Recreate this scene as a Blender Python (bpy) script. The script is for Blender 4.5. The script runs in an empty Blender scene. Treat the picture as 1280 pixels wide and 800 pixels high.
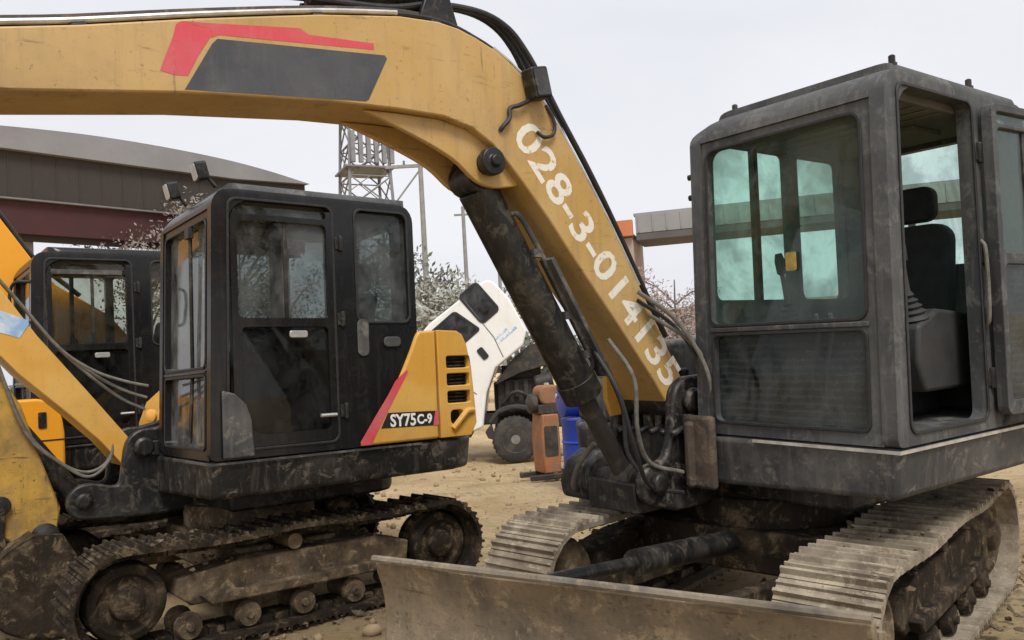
import bpy, bmesh, math, random, mathutils
from mathutils import Vector, Matrix, Euler
random.seed(7)
R = math.radians
C = bpy.context.scene.collection
SC = bpy.context.scene

# ------------------------------------------------------------------ materials
def rgb(c): return (c[0], c[1], c[2], 1.0)

def new_mat(name):
    m = bpy.data.materials.new(name); m.use_nodes = True
    nt = m.node_tree; b = nt.nodes['Principled BSDF']
    return m, nt, b

def noise(nt, vec, scale, detail=6, rough=.6, dist=0):
    n = nt.nodes.new('ShaderNodeTexNoise'); n.inputs['Scale'].default_value = scale
    n.inputs['Detail'].default_value = detail; n.inputs['Roughness'].default_value = rough
    n.inputs['Distortion'].default_value = dist
    nt.links.new(vec, n.inputs['Vector']); return n.outputs['Fac']

def ramp(nt, fac, a, b, ca=(0, 0, 0), cb=(1, 1, 1)):
    r = nt.nodes.new('ShaderNodeValToRGB')
    r.color_ramp.elements[0].position = a; r.color_ramp.elements[1].position = b
    r.color_ramp.elements[0].color = rgb(ca); r.color_ramp.elements[1].color = rgb(cb)
    nt.links.new(fac, r.inputs[0]); return r.outputs[0]

def mix(nt, fac, a, b):
    n = nt.nodes.new('ShaderNodeMix'); n.data_type = 'RGBA'
    for i, v in ((0, fac), (6, a), (7, b)):
        if hasattr(v, 'links') or hasattr(v, 'is_output'): nt.links.new(v, n.inputs[i])
        elif i == 0: n.inputs[0].default_value = v
        else: n.inputs[i].default_value = rgb(v)
    return n.outputs[2]

def mapping(nt, vec, sc, rot=(0, 0, 0)):
    m = nt.nodes.new('ShaderNodeMapping'); m.inputs['Scale'].default_value = sc
    m.inputs['Rotation'].default_value = rot
    nt.links.new(vec, m.inputs['Vector']); return m.outputs[0]

def bump(nt, b, fac, strength, dist=.01):
    n = nt.nodes.new('ShaderNodeBump'); n.inputs['Strength'].default_value = strength
    n.inputs['Distance'].default_value = dist
    nt.links.new(fac, n.inputs['Height']); nt.links.new(n.outputs[0], b.inputs['Normal'])

def paint(name, col, rough=.5, dirt=(.20, .155, .105), amt=.5, scale=2.2, fade=None, specks=.5, streak=.3,
          bumps=.15, metal=0.0, scratches=0, spec=.4, grime=0):
    """painted or bare metal with dust, grime, streaks and specks of its own"""
    m, nt, b = new_mat(name)
    tc = nt.nodes.new('ShaderNodeTexCoord').outputs['Object']
    c = col
    n1 = noise(nt, tc, scale, 8, .65)
    if fade:
        f = ramp(nt, noise(nt, tc, scale*.9, 5, .55, .4), .42, .62)
        c = mix(nt, f, c, fade)
    d = ramp(nt, n1, .62-amt*.32, .86-amt*.22)
    dm = nt.nodes.new('ShaderNodeMath'); dm.operation = 'MULTIPLY'; dm.inputs[1].default_value = min(1, amt*1.3)
    nt.links.new(d, dm.inputs[0])
    c = mix(nt, dm.outputs[0], c, dirt)
    if streak:
        s = ramp(nt, noise(nt, mapping(nt, tc, (14, 14, 1.1)), 1.6, 6, .7), .52, .75)
        sm = nt.nodes.new('ShaderNodeMath'); sm.operation = 'MULTIPLY'; sm.inputs[1].default_value = streak
        nt.links.new(s, sm.inputs[0])
        c = mix(nt, sm.outputs[0], c, (dirt[0]*1.15, dirt[1]*1.1, dirt[2]*1.05))
    if grime:
        g1 = ramp(nt, noise(nt, tc, 9, 9, .78, .5), .53, .60)
        gm = nt.nodes.new('ShaderNodeMath'); gm.operation = 'MULTIPLY'; gm.inputs[1].default_value = grime
        nt.links.new(g1, gm.inputs[0])
        c = mix(nt, gm.outputs[0], c, (dirt[0]*1.2, dirt[1]*1.2, dirt[2]*1.15))
        g2 = ramp(nt, noise(nt, tc, 23, 7, .8, .3), .57, .64)
        gm2 = nt.nodes.new('ShaderNodeMath'); gm2.operation = 'MULTIPLY'; gm2.inputs[1].default_value = grime*.8
        nt.links.new(g2, gm2.inputs[0])
        c = mix(nt, gm2.outputs[0], c, (dirt[0]*.22, dirt[1]*.2, dirt[2]*.2))
    if specks:
        k = ramp(nt, noise(nt, tc, 42, 3, .7), .64, .70)
        km = nt.nodes.new('ShaderNodeMath'); km.operation = 'MULTIPLY'; km.inputs[1].default_value = specks
        nt.links.new(k, km.inputs[0])
        c = mix(nt, km.outputs[0], c, (dirt[0]*.35, dirt[1]*.33, dirt[2]*.33))
    if scratches:
        w = ramp(nt, noise(nt, mapping(nt, tc, (3, 3, 26), (0, R(38), 0)), 1.3, 7, .75), .60, .66)
        w2 = ramp(nt, noise(nt, mapping(nt, tc, (30, 3, 3), (0, R(12), 0)), 1.2, 7, .75), .63, .67)
        mx = nt.nodes.new('ShaderNodeMath'); mx.operation = 'MAXIMUM'
        nt.links.new(w, mx.inputs[0]); nt.links.new(w2, mx.inputs[1])
        mm = nt.nodes.new('ShaderNodeMath'); mm.operation = 'MULTIPLY'; mm.inputs[1].default_value = scratches
        nt.links.new(mx.outputs[0], mm.inputs[0])
        c = mix(nt, mm.outputs[0], c, (.05, .035, .022))
    nt.links.new(c, b.inputs['Base Color'])
    rr_ = ramp(nt, n1, .3, .75, (rough*.8,)*3, (min(1, rough*1.35),)*3)
    nt.links.new(rr_, b.inputs['Roughness'])
    b.inputs['Metallic'].default_value = metal
    b.inputs['Specular IOR Level'].default_value = spec
    bump(nt, b, noise(nt, tc, 18, 6, .65), bumps, .006)
    return m

def glass(name, tint, dirt_amt=.25, dirt=(.20, .20, .18), gloss=.07, patchy=0, arcs=0):
    m = bpy.data.materials.new(name); m.use_nodes = True; nt = m.node_tree
    nt.nodes.remove(nt.nodes['Principled BSDF']); out = nt.nodes['Material Output']
    t = nt.nodes.new('ShaderNodeBsdfTransparent'); t.inputs[0].default_value = rgb(tint)
    g = nt.nodes.new('ShaderNodeBsdfGlossy'); g.inputs['Roughness'].default_value = .03
    d = nt.nodes.new('ShaderNodeBsdfDiffuse'); d.inputs[0].default_value = rgb(dirt)
    lw = nt.nodes.new('ShaderNodeLayerWeight'); lw.inputs[0].default_value = .5
    pw = nt.nodes.new('ShaderNodeMath'); pw.operation = 'POWER'; pw.inputs[1].default_value = 4.0; nt.links.new(lw.outputs['Facing'], pw.inputs[0])
    fr = nt.nodes.new('ShaderNodeMath'); fr.operation = 'MULTIPLY_ADD'; fr.inputs[1].default_value = .75; fr.inputs[2].default_value = .025; nt.links.new(pw.outputs[0], fr.inputs[0])
    m1 = nt.nodes.new('ShaderNodeMixShader'); nt.links.new(fr.outputs[0], m1.inputs[0])
    nt.links.new(t.outputs[0], m1.inputs[1]); nt.links.new(g.outputs[0], m1.inputs[2])
    tc = nt.nodes.new('ShaderNodeTexCoord').outputs['Object']
    f = ramp(nt, noise(nt, mapping(nt, tc, (2.5, 2.5, 1.6)), 2.0, 9, .72, .3), .36, .75)
    s = ramp(nt, noise(nt, tc, 26, 8, .8, .6), .56, .74)
    a = nt.nodes.new('ShaderNodeMath'); a.operation = 'MULTIPLY_ADD'; a.inputs[1].default_value = .35
    nt.links.new(s, a.inputs[0]); nt.links.new(f, a.inputs[2])
    k = nt.nodes.new('ShaderNodeMath'); k.operation = 'MULTIPLY'; k.inputs[1].default_value = dirt_amt
    k.use_clamp = True; nt.links.new(a.outputs[0], k.inputs[0])
    if arcs:                                          # fine curved lines the wiper left in the dust
        wv = nt.nodes.new('ShaderNodeTexWave'); wv.wave_type = 'BANDS'; wv.bands_direction = 'Z'
        wv.inputs['Scale'].default_value = 9; wv.inputs['Distortion'].default_value = 2.5; wv.inputs['Detail'].default_value = 3; wv.inputs['Detail Scale'].default_value = .6
        nt.links.new(tc, wv.inputs['Vector'])
        wm = nt.nodes.new('ShaderNodeMath'); wm.operation = 'MULTIPLY_ADD'; wm.inputs[1].default_value = arcs; wm.use_clamp = True
        nt.links.new(ramp(nt, wv.outputs['Fac'], .55, .9), wm.inputs[0]); nt.links.new(k.outputs[0], wm.inputs[2]); k = wm
    if patchy:
        pf = ramp(nt, noise(nt, tc, 2.6, 5, .6, .8), .46, .60)
        pm_ = nt.nodes.new('ShaderNodeMath'); pm_.operation = 'MULTIPLY_ADD'; pm_.inputs[1].default_value = patchy; pm_.use_clamp = True
        nt.links.new(pf, pm_.inputs[0]); nt.links.new(k.outputs[0], pm_.inputs[2]); k = pm_
    m2 = nt.nodes.new('ShaderNodeMixShader'); nt.links.new(k.outputs[0], m2.inputs[0])
    nt.links.new(m1.outputs[0], m2.inputs[1]); nt.links.new(d.outputs[0], m2.inputs[2])
    nt.links.new(m2.outputs[0], out.inputs[0])
    return m

def plain(name, col, rough=.6, var=.25, scale=6, metal=0):
    m, nt, b = new_mat(name)
    tc = nt.nodes.new('ShaderNodeTexCoord').outputs['Object']
    f = noise(nt, tc, scale, 6, .65)
    lo = tuple(x*(1-var) for x in col); hi = tuple(min(1, x*(1+var)) for x in col)
    nt.links.new(ramp(nt, f, .3, .7, lo, hi), b.inputs['Base Color'])
    b.inputs['Roughness'].default_value = rough; b.inputs['Metallic'].default_value = metal
    return m

def worn_white(name, under):
    """sprayed paint, thin and chipped, the boom colour showing through it"""
    m, nt, b = new_mat(name)
    tc = nt.nodes.new('ShaderNodeTexCoord').outputs['Object']
    f = ramp(nt, noise(nt, tc, 26, 6, .7), .56, .66)
    nt.links.new(mix(nt, f, (.72, .68, .60), under), b.inputs['Base Color'])
    b.inputs['Roughness'].default_value = .7
    return m

M = {}
M['boom_yellow'] = paint('faded_yellow_paint', (.46, .285, .088), .45, (.23, .155, .085), .42, 1.5, (.50, .33, .135), .45, .5, .06, 0, .4, grime=.10)
M['yellow'] = paint('yellow_paint', (.60, .31, .05), .38, (.32, .20, .09), .30, 2.0, (.64, .37, .09), .3, .25, .05, grime=.06)
M['worn_yellow'] = paint('scratched_yellow_paint', (.50, .29, .04), .55, (.09, .065, .04), .62, 3.0, (.40, .24, .06), .8, .3, .4, 0, .9, grime=.25)
M['orange'] = paint('orange_paint', (.78, .33, .02), .38, (.40, .20, .05), .18, 1.6, None, .2, .1, .04)
M['grey_cab'] = paint('dusty_grey_paint', (.036, .038, .041), .6, (.15, .147, .138), .46, 2.6, (.066, .068, .069), .4, .55, .25, grime=.4, scratches=.4)
M['black_cab'] = paint('black_paint', (.008, .008, .009), .28, (.055, .048, .04), .22, 2.2, None, .15, .25, .06, grime=.12)
M['black'] = paint('greasy_black_metal', (.008, .008, .008), .45, (.095, .08, .062), .38, 5, None, .5, .4, .5, grime=.5)
M['deck'] = paint('muddy_grey_plate', (.038, .039, .041), .65, (.165, .15, .13), .50, 3.2, (.07, .069, .067), .5, .5, .5, grime=.6)
M['deck_dark'] = paint('muddy_black_plate', (.010, .010, .010), .5, (.14, .12, .10), .40, 4.0, None, .6, .5, .6, grime=.75)
M['mud'] = paint('dried_mud_on_steel', (.085, .062, .040), .88, (.28, .21, .135), .62, 4.5, (.045, .034, .025), .8, .1, 1.3, 0, 0, .12, grime=.7)
M['mud_dark'] = paint('dark_mud_on_steel', (.028, .021, .015), .88, (.17, .125, .08), .46, 4.5, (.02, .016, .012), .8, .1, 1.3, 0, 0, .12, grime=.6)
M['mud_light'] = paint('pale_dried_mud', (.30, .24, .165), .9, (.42, .35, .25), .6, 4.5, (.20, .16, .115), .8, .1, .9, 0, 0, .1, grime=.4)
M['blade'] = paint('muddy_blade_steel', (.115, .095, .072), .85, (.30, .23, .15), .66, 2.8, (.20, .15, .095), .7, .3, 1.0, 0, .5, .2, grime=.7)
M['rubber'] = plain('black_rubber_hose', (.016, .016, .016), .55, .5, 30)
M['dusty_rubber'] = plain('dusty_rubber_hose', (.13, .12, .10), .7, .4, 20)
M['steel'] = plain('bare_steel_tube', (.55, .54, .52), .35, .3, 12, .6)
M['chrome'] = plain('chrome_rod', (.42, .41, .40), .22, .2, 9, .9)
M['rust'] = paint('dirty_brown_steel', (.045, .034, .027), .8, (.14, .10, .07), .5, 5, None, .5, .4, .5, grime=.6)
M['interior'] = plain('dark_cab_plastic', (.026, .026, .026), .7, .35, 8)
M['liner'] = plain('cab_roof_lining', (.10, .092, .082), .9, .25, 5)
M['seat'] = plain('black_seat_cloth', (.018, .018, .02), .85, .4, 14)
M['console'] = plain('grey_console_plastic', (.028, .028, .028), .6, .3, 9)
M['teal_glass'] = glass('dusty_green_glass', (.84, .955, .91), .10, (.13, .15, .145), patchy=.20)
M['clear_glass'] = glass('dusty_clear_glass', (.70, .75, .75), .42, (.20, .205, .205), patchy=.12)
M['dark_glass'] = glass('smoked_glass', (.22, .24, .24), .20, (.12, .12, .115), patchy=.06)
M['sheet_panel'] = paint('dark_grey_sticker', (.052, .055, .062), .5, (.125, .125, .12), .34, 3, (.07, .072, .078), .5, .3, .05, 0, .2, grime=.12)
M['red'] = paint('faded_red_sticker', (.60, .065, .085), .5, (.50, .20, .14), .28, 4, (.55, .10, .12), .3, .3, .05, 0, .25, grime=.12)
M['black_sticker'] = plain('black_sticker', (.02, .017, .015), .45, .3, 10)
M['white_sticker'] = plain('white_lettering', (.78, .76, .72), .5, .08, 12)
M['stencil'] = worn_white('worn_white_stencil_paint', (.52, .32, .11))
M['blue_sticker'] = paint('pale_blue_sticker', (.24, .40, .62), .5, (.7, .7, .7), .45, 7, (.60, .66, .72), .2, .1, .05)
M['white_cab'] = paint('white_truck_paint', (.78, .77, .74), .35, (.50, .45, .38), .32, 1.6, None, .25, .3, .03, grime=.08)
M['tyre'] = paint('dusty_tyre_rubber', (.03, .028, .026), .9, (.15, .125, .095), .5, 6, None, .4, 0, .5)
M['rim'] = plain('grey_wheel_rim', (.17, .16, .145), .6, .3, 9)
M['engine'] = paint('oily_engine_metal', (.028, .025, .022), .6, (.10, .08, .06), .5, 6, None, .5, .1, .5, grime=.4)
M['chassis'] = paint('black_chassis_paint', (.03, .03, .03), .6, (.13, .105, .08), .4, 4, None, .4, .2, .3)
M['blue'] = paint('blue_drum_paint', (.012, .045, .34), .4, (.10, .09, .09), .25, 4, None, .3, .2, .1)
M['orange_metal'] = paint('orange_frame_paint', (.36, .13, .045), .7, (.20, .13, .08), .6, 5, (.25, .12, .06), .5, .4, .2, grime=.5)
M['roof_sheet'] = plain('grey_roof_sheet', (.215, .21, .215), .7, .12, .6)
M['fascia_brown'] = paint('dark_brown_cladding', (.040, .033, .029), .85, (.065, .054, .047), .4, .35, None, .2, .5, .1)
M['fascia_red'] = paint('dull_red_band', (.055, .016, .018), .85, (.04, .03, .027), .5, .5, None, .3, .3, .1, grime=.2)
M['column'] = plain('grey_steel_column', (.16, .155, .15), .7, .2, 2)
M['galv'] = plain('galvanised_steel', (.20, .20, .205), .6, .2, 2)
M['pole'] = plain('weathered_pole', (.24, .235, .23), .85, .2, 3)
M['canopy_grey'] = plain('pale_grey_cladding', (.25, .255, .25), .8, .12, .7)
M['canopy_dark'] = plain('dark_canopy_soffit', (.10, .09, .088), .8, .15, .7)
M['sign_orange'] = plain('faded_orange_board', (.50, .17, .07), .7, .15, 1.2)
M['wall'] = plain('pinkish_render', (.40, .31, .27), .9, .15, .8)
M['bark'] = plain('grey_brown_bark', (.12, .10, .08), .9, .3, 8)
M['leaf_a'] = plain('grey_green_leaf', (.12, .125, .10), .7, .6, 1.3)
M['leaf_b'] = plain('dusty_olive_leaf', (.28, .275, .23), .7, .4, 1.2)
M['leaf_c'] = plain('brown_twig_leaf', (.22, .19, .17), .8, .5, 1.3)
M['leaf_d'] = plain('pinkish_dry_twigs', (.26, .20, .18), .8, .5, 1.4)
M['lamp'] = plain('lamp_lens', (.35, .35, .34), .3, .2, 20)
M['amber'] = plain('amber_reflector', (.85, .42, .08), .4, .15, 12)
M['dusty_glass'] = glass('mud_filmed_glass', (.45, .50, .50), .7, (.105, .115, .117), patchy=.25, arcs=.13)
M['sky_sheen_dust_glass'] = glass('dusty_glass_with_sky_sheen', (.72, .76, .76), .55, (.32, .32, .31))  # pale film: real dust, plus the sky's reflection put in as colour
M['track_pale'] = paint('trodden_pale_mud', (.20, .165, .12), .85, (.42, .36, .27), .66, 4, (.13, .10, .075), .7, .1, .9, 0, 0, .15, grime=.5)
M['clod'] = paint('dry_clod', (.34, .25, .15), .9, (.42, .32, .2), .5, 6, (.24, .175, .105), .5, 0, .8, 0, 0, .1)
M['far_glass'] = glass('old_clear_glass', (.84, .86, .82), .22, (.17, .16, .13))
M['scraped_highlight'] = paint('scraped_steel_with_highlight', (.15, .135, .12), .6, (.30, .245, .17), .7, 4, (.08, .066, .05), .6, .1, .5, .2, 0, .3, grime=.6)  # blade lip: scraped steel, its bright highlight put into the lighter colour
M['old_sticker'] = plain('old_yellow_sticker', (.30, .22, .05), .6, .4, 20)
M['pale_glass'] = glass('truck_window_glass', (.12, .12, .13), .55, (.16, .16, .165))

# ------------------------------------------------------------------ mesh helpers
def finish(name, bm, mat, parent=None, bevel=0, smooth=35, seg=2, rotz=None):
    bmesh.ops.recalc_face_normals(bm, faces=bm.faces[:])
    me = bpy.data.meshes.new(name); bm.to_mesh(me); bm.free()
    me.materials.append(mat)
    me.polygons.foreach_set('use_smooth', [True]*len(me.polygons))
    me.set_sharp_from_angle(angle=R(smooth))
    o = bpy.data.objects.new(name, me); C.objects.link(o)
    if parent: o.parent = parent
    if rotz: o.rotation_euler.z = rotz
    if bevel:
        b = o.modifiers.new('Bevel', 'BEVEL'); b.width = bevel; b.segments = seg
        b.limit_method = 'ANGLE'; b.angle_limit = R(40); b.harden_normals = False
    return o

def new(): return bmesh.new()

def box(bm, x0, y0, z0, x1, y1, z1, mtx=None):
    v = [bm.verts.new((x, y, z)) for x in (x0, x1) for y in (y0, y1) for z in (z0, z1)]
    for f in ((0, 1, 3, 2), (4, 6, 7, 5), (0, 4, 5, 1), (2, 3, 7, 6), (0, 2, 6, 4), (1, 5, 7, 3)):
        bm.faces.new([v[i] for i in f])
    if mtx: bmesh.ops.transform(bm, matrix=mtx, verts=v)
    return v

def place(pt, axis, d):
    if axis == 'y': return (pt[0], d, pt[1])
    if axis == 'x': return (d, pt[0], pt[1])
    return (pt[0], pt[1], d)

def prism(bm, pts, axis, a, b, holes=()):
    """extrude a 2D outline (with optional holes) between a and b along axis"""
    loops = [pts] + list(holes)
    if not holes:
        A = [bm.verts.new(place(p, axis, a)) for p in pts]; B = [bm.verts.new(place(p, axis, b)) for p in pts]
        bm.faces.new(A); bm.faces.new(B[::-1])
        n = len(pts)
        for i in range(n): bm.faces.new((A[i], A[(i+1) % n], B[(i+1) % n], B[i]))
        return A+B
    t = bmesh.new(); edges = []
    for lp in loops:
        vs = [t.verts.new(place(p, axis, a)) for p in lp]
        edges += [t.edges.new((vs[i], vs[(i+1) % len(vs)])) for i in range(len(vs))]
    bmesh.ops.triangle_fill(t, use_beauty=True, use_dissolve=False, edges=edges)
    bmesh.ops.dissolve_limit(t, angle_limit=.001, verts=t.verts[:], edges=t.edges[:])
    g = bmesh.ops.extrude_face_region(t, geom=t.faces[:])
    vec = Vector(place((0, 0), axis, b-a))
    bmesh.ops.translate(t, vec=vec, verts=[v for v in g['geom'] if isinstance(v, bmesh.types.BMVert)])
    me = bpy.data.meshes.new('tmp'); t.to_mesh(me); t.free()
    n0 = len(bm.verts); bm.from_mesh(me); bpy.data.meshes.remove(me)
    bm.verts.ensure_lookup_table()
    return bm.verts[n0:]

def rr(x0, z0, x1, z1, r, n=5):
    """rounded rectangle; r is one radius or four (x1z1, x0z1, x0z0, x1z0)"""
    rs = r if isinstance(r, (tuple, list)) else (r,)*4
    cs = ((x1, z1, -1, -1, 0), (x0, z1, 1, -1, 90), (x0, z0, 1, 1, 180), (x1, z0, -1, 1, 270))
    out = []
    for (cx, cz, sx, sz, a0), q in zip(cs, rs):
        q = max(q, .002)
        for i in range(n+1):
            a = R(a0 + 90*i/n); out.append((cx+sx*q+q*math.cos(a), cz+sz*q+q*math.sin(a)))
    return out

def spline(pts, n=6):
    P = [Vector(p) for p in pts]; P = [2*P[0]-P[1]] + P + [2*P[-1]-P[-2]]
    out = []
    for i in range(1, len(P)-2):
        for k in range(n):
            t = k/n; a, b, c, d = P[i-1:i+3]
            out.append(.5*((2*b)+(c-a)*t+(2*a-5*b+4*c-d)*t*t+(3*b-a-3*c+d)*t**3))
    out.append(P[-2]); return out

def tube(bm, pts, r, seg=8, r2=None):
    pts = [Vector(p) for p in pts]; n = len(pts); rings = []
    up = Vector((0, 0, 1)); t0 = (pts[1]-pts[0]).normalized()
    if abs(t0.dot(up)) > .9: up = Vector((1, 0, 0))
    nrm = t0.cross(up).normalized()
    for i, p in enumerate(pts):
        t = (pts[min(i+1, n-1)]-pts[max(i-1, 0)]).normalized()
        nrm = (nrm - t*nrm.dot(t)).normalized(); bn = t.cross(nrm)
        rad = r if r2 is None else r+(r2-r)*i/(n-1)
        rings.append([bm.verts.new(p+rad*(math.cos(2*math.pi*k/seg)*nrm+math.sin(2*math.pi*k/seg)*bn)) for k in range(seg)])
    for a, b in zip(rings, rings[1:]):
        for k in range(seg): bm.faces.new((a[k], a[(k+1) % seg], b[(k+1) % seg], b[k]))
    bm.faces.new(rings[0][::-1]); bm.faces.new(rings[-1])

def lathe(bm, p0, axis, prof, seg=24):
    """prof: list of (distance along axis, radius)"""
    p0 = Vector(p0); ax = Vector(axis).normalized()
    u = ax.orthogonal().normalized(); w = ax.cross(u); rings = []
    for d, r in prof:
        r = max(r, .0005)
        rings.append([bm.verts.new(p0+ax*d+r*(math.cos(2*math.pi*k/seg)*u+math.sin(2*math.pi*k/seg)*w)) for k in range(seg)])
    for a, b in zip(rings, rings[1:]):
        for k in range(seg): bm.faces.new((a[k], a[(k+1) % seg], b[(k+1) % seg], b[k]))
    bm.faces.new(rings[0][::-1]); bm.faces.new(rings[-1])

def thing(name, label, cat, loc=(0, 0, 0), rot=(0, 0, 0), group=None):
    o = bpy.data.objects.new(name, None); C.objects.link(o)
    o.location = loc; o.rotation_euler = rot; o.empty_display_size = .3
    o['label'] = label; o['category'] = cat
    if group: o['group'] = group
    return o

def tag(o, label, cat, group=None):
    o['label'] = label; o['category'] = cat
    if group: o['group'] = group
    return o

def text_mesh(name, s, mat, parent, origin, right, up, size, spacing=1.0, width=None, depth=.002, shear=0, offset=0):
    cu = bpy.data.curves.new('lettering', 'FONT'); cu.body = s; cu.size = size; cu.extrude = depth
    cu.space_character = spacing; cu.shear = shear; cu.offset = offset; cu.resolution_u = 3
    o = bpy.data.objects.new('lettering', cu); C.objects.link(o)
    bpy.context.view_layer.update()
    me = bpy.data.meshes.new_from_object(o.evaluated_get(bpy.context.evaluated_depsgraph_get()))
    bpy.data.objects.remove(o); bpy.data.curves.remove(cu)
    xs = [v.co.x for v in me.vertices]; w = max(xs)-min(xs); k = (width/w) if width else 1
    r = Vector(right).normalized(); u = Vector(up).normalized(); n = r.cross(u); org = Vector(origin)
    x0 = min(xs)
    for v in me.vertices: v.co = org + r*((v.co.x-x0)*k) + u*v.co.y + n*v.co.z
    me.name = name; me.materials.clear(); me.materials.append(mat)
    t = bpy.data.objects.new(name, me); C.objects.link(t); t.parent = parent
    return t

# ------------------------------------------------------------------ excavators (machine axes: x forward, y left, z up)
def track(root, side, rotz, mat, mat_in, hub_mat):
    yc = side*.79; hw = .215; ax, rz, rad = 1.06, .335, .30
    # belt path
    path = []; N = 60; L1 = 2*ax; arc = math.pi*rad; tot = 2*L1+2*arc
    def at(s):
        s %= tot
        if s < L1:
            q = s/L1; sag = .02*math.sin(q*math.pi*2)**2
            return Vector((-ax+s, 0, rz+rad-sag)), 0.0
        s -= L1
        if s < arc: a = s/rad; return Vector((ax+rad*math.sin(a), 0, rz+rad*math.cos(a))), a
        s -= arc
        if s < L1: return Vector((ax-s, 0, rz-rad)), math.pi
        s -= L1; a = s/rad
        return Vector((-ax-rad*math.sin(a), 0, rz-rad*math.cos(a))), math.pi+a
    bm = new()
    for i in range(N):
        p, a = at(i*tot/N); w = tot/N*.5
        m = Matrix.Translation((p.x, yc, p.z)) @ Matrix.Rotation(a, 4, 'Y')
        jig = random.uniform(-.003, .003)
        prof = [(-w*.98, -.018), (w*.98, -.018), (w*.98, .008), (w*.62, .010), (w*.5, .034+jig), (w*.22, .034+jig), (w*.1, .010),
                (-w*.3, .010), (-w*.42, .024+jig), (-w*.62, .024+jig), (-w*.72, .009), (-w*.98, .008)]
        vs = prism(bm, prof, 'y', -hw, hw); bmesh.ops.transform(bm, matrix=m, verts=vs)
        vs = box(bm, -w*.9, -.10, -.06, w*.9, .10, -.019); bmesh.ops.transform(bm, matrix=m, verts=vs)
    belt = finish('track', bm, mat, root, 0, 30, 2, rotz)
    for x, nm in ((ax-.005, 'idler'), (-ax, 'sprocket')):
        bm = new(); y0 = yc-.13*side
        lathe(bm, (x, yc-.12, rz), (0, 1, 0), [(0, .06), (0, .215), (.05, .228), (.19, .228), (.235, .215), (.25, .17), (.225, .15), (.225, .10), (.27, .09), (.285, .04), (.285, 0)] if side > 0 else
              [(-.05, 0), (-.045, .09), (0, .10), (0, .215), (.05, .228), (.19, .228), (.24, .2), (.24, .03)], 28)
        if nm == 'sprocket':
            for k in range(15):
                a = k*2*math.pi/15
                box(bm, -.025, -.03, .2, .025, .03, .262, Matrix.Translation((x, yc, rz)) @ Matrix.Rotation(a, 4, 'Y'))
        finish(nm, bm, hub_mat, belt, .006, 35)
    for k in range(5):
        bm = new(); x = -.72+k*.36
        lathe(bm, (x, yc-.15, .135), (0, 1, 0), [(0, .03), (0, .07), (.05, .085), (.1, .065), (.2, .065), (.25, .085), (.30, .07), (.30, .03), (.32, .02)], 16)
        finish('roller', bm, mat_in, belt)
    bm = new(); lathe(bm, (.05, yc-.14, .53), (0, 1, 0), [(0, .03), (0, .05), (.28, .05), (.28, .03)], 14)
    finish('carrier_roller', bm, mat_in, belt)
    bm = new()
    prism(bm, [(-.78, .25), (.70, .25), (.80, .33), (.78, .42), (.4, .47), (-.55, .47), (-.80, .40)], 'y', yc-.12, yc+.12)
    prism(bm, [(-.62, .24), (.6, .24), (.66, .31), (-.66, .31)], 'y', yc-.175, yc+.175)
    finish('track_frame', bm, mat_in, belt, .012)
    return belt

def lumps(name, mat, parent, spots, rotz=0):
    rn = random.Random(len(spots)); bm = new()
    for (x, y, z, sx, sy, sz, n) in spots:
        for k in range(n):
            q = .006+.022*rn.random()**3
            mt = Matrix.Translation((x+rn.gauss(0, sx), y+rn.gauss(0, sy), z+rn.gauss(0, sz))) @ Euler((rn.gauss(0, .3), rn.gauss(0, .3), rn.random()*6)).to_matrix().to_4x4() @ Matrix.Diagonal((q*rn.uniform(.8, 2.2), q*rn.uniform(.8, 1.6), q*.55, 1))
            g = bmesh.ops.create_icosphere(bm, subdivisions=1, radius=1, matrix=mt)
            for v in g['verts']: v.co += Vector((rn.gauss(0, 1), rn.gauss(0, 1), rn.gauss(0, .6)))*q*.28
    o = finish(name, bm, mat, parent, 0, 60); o['kind'] = 'stuff'
    if rotz: o.rotation_euler.z = rotz
    return o

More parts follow.
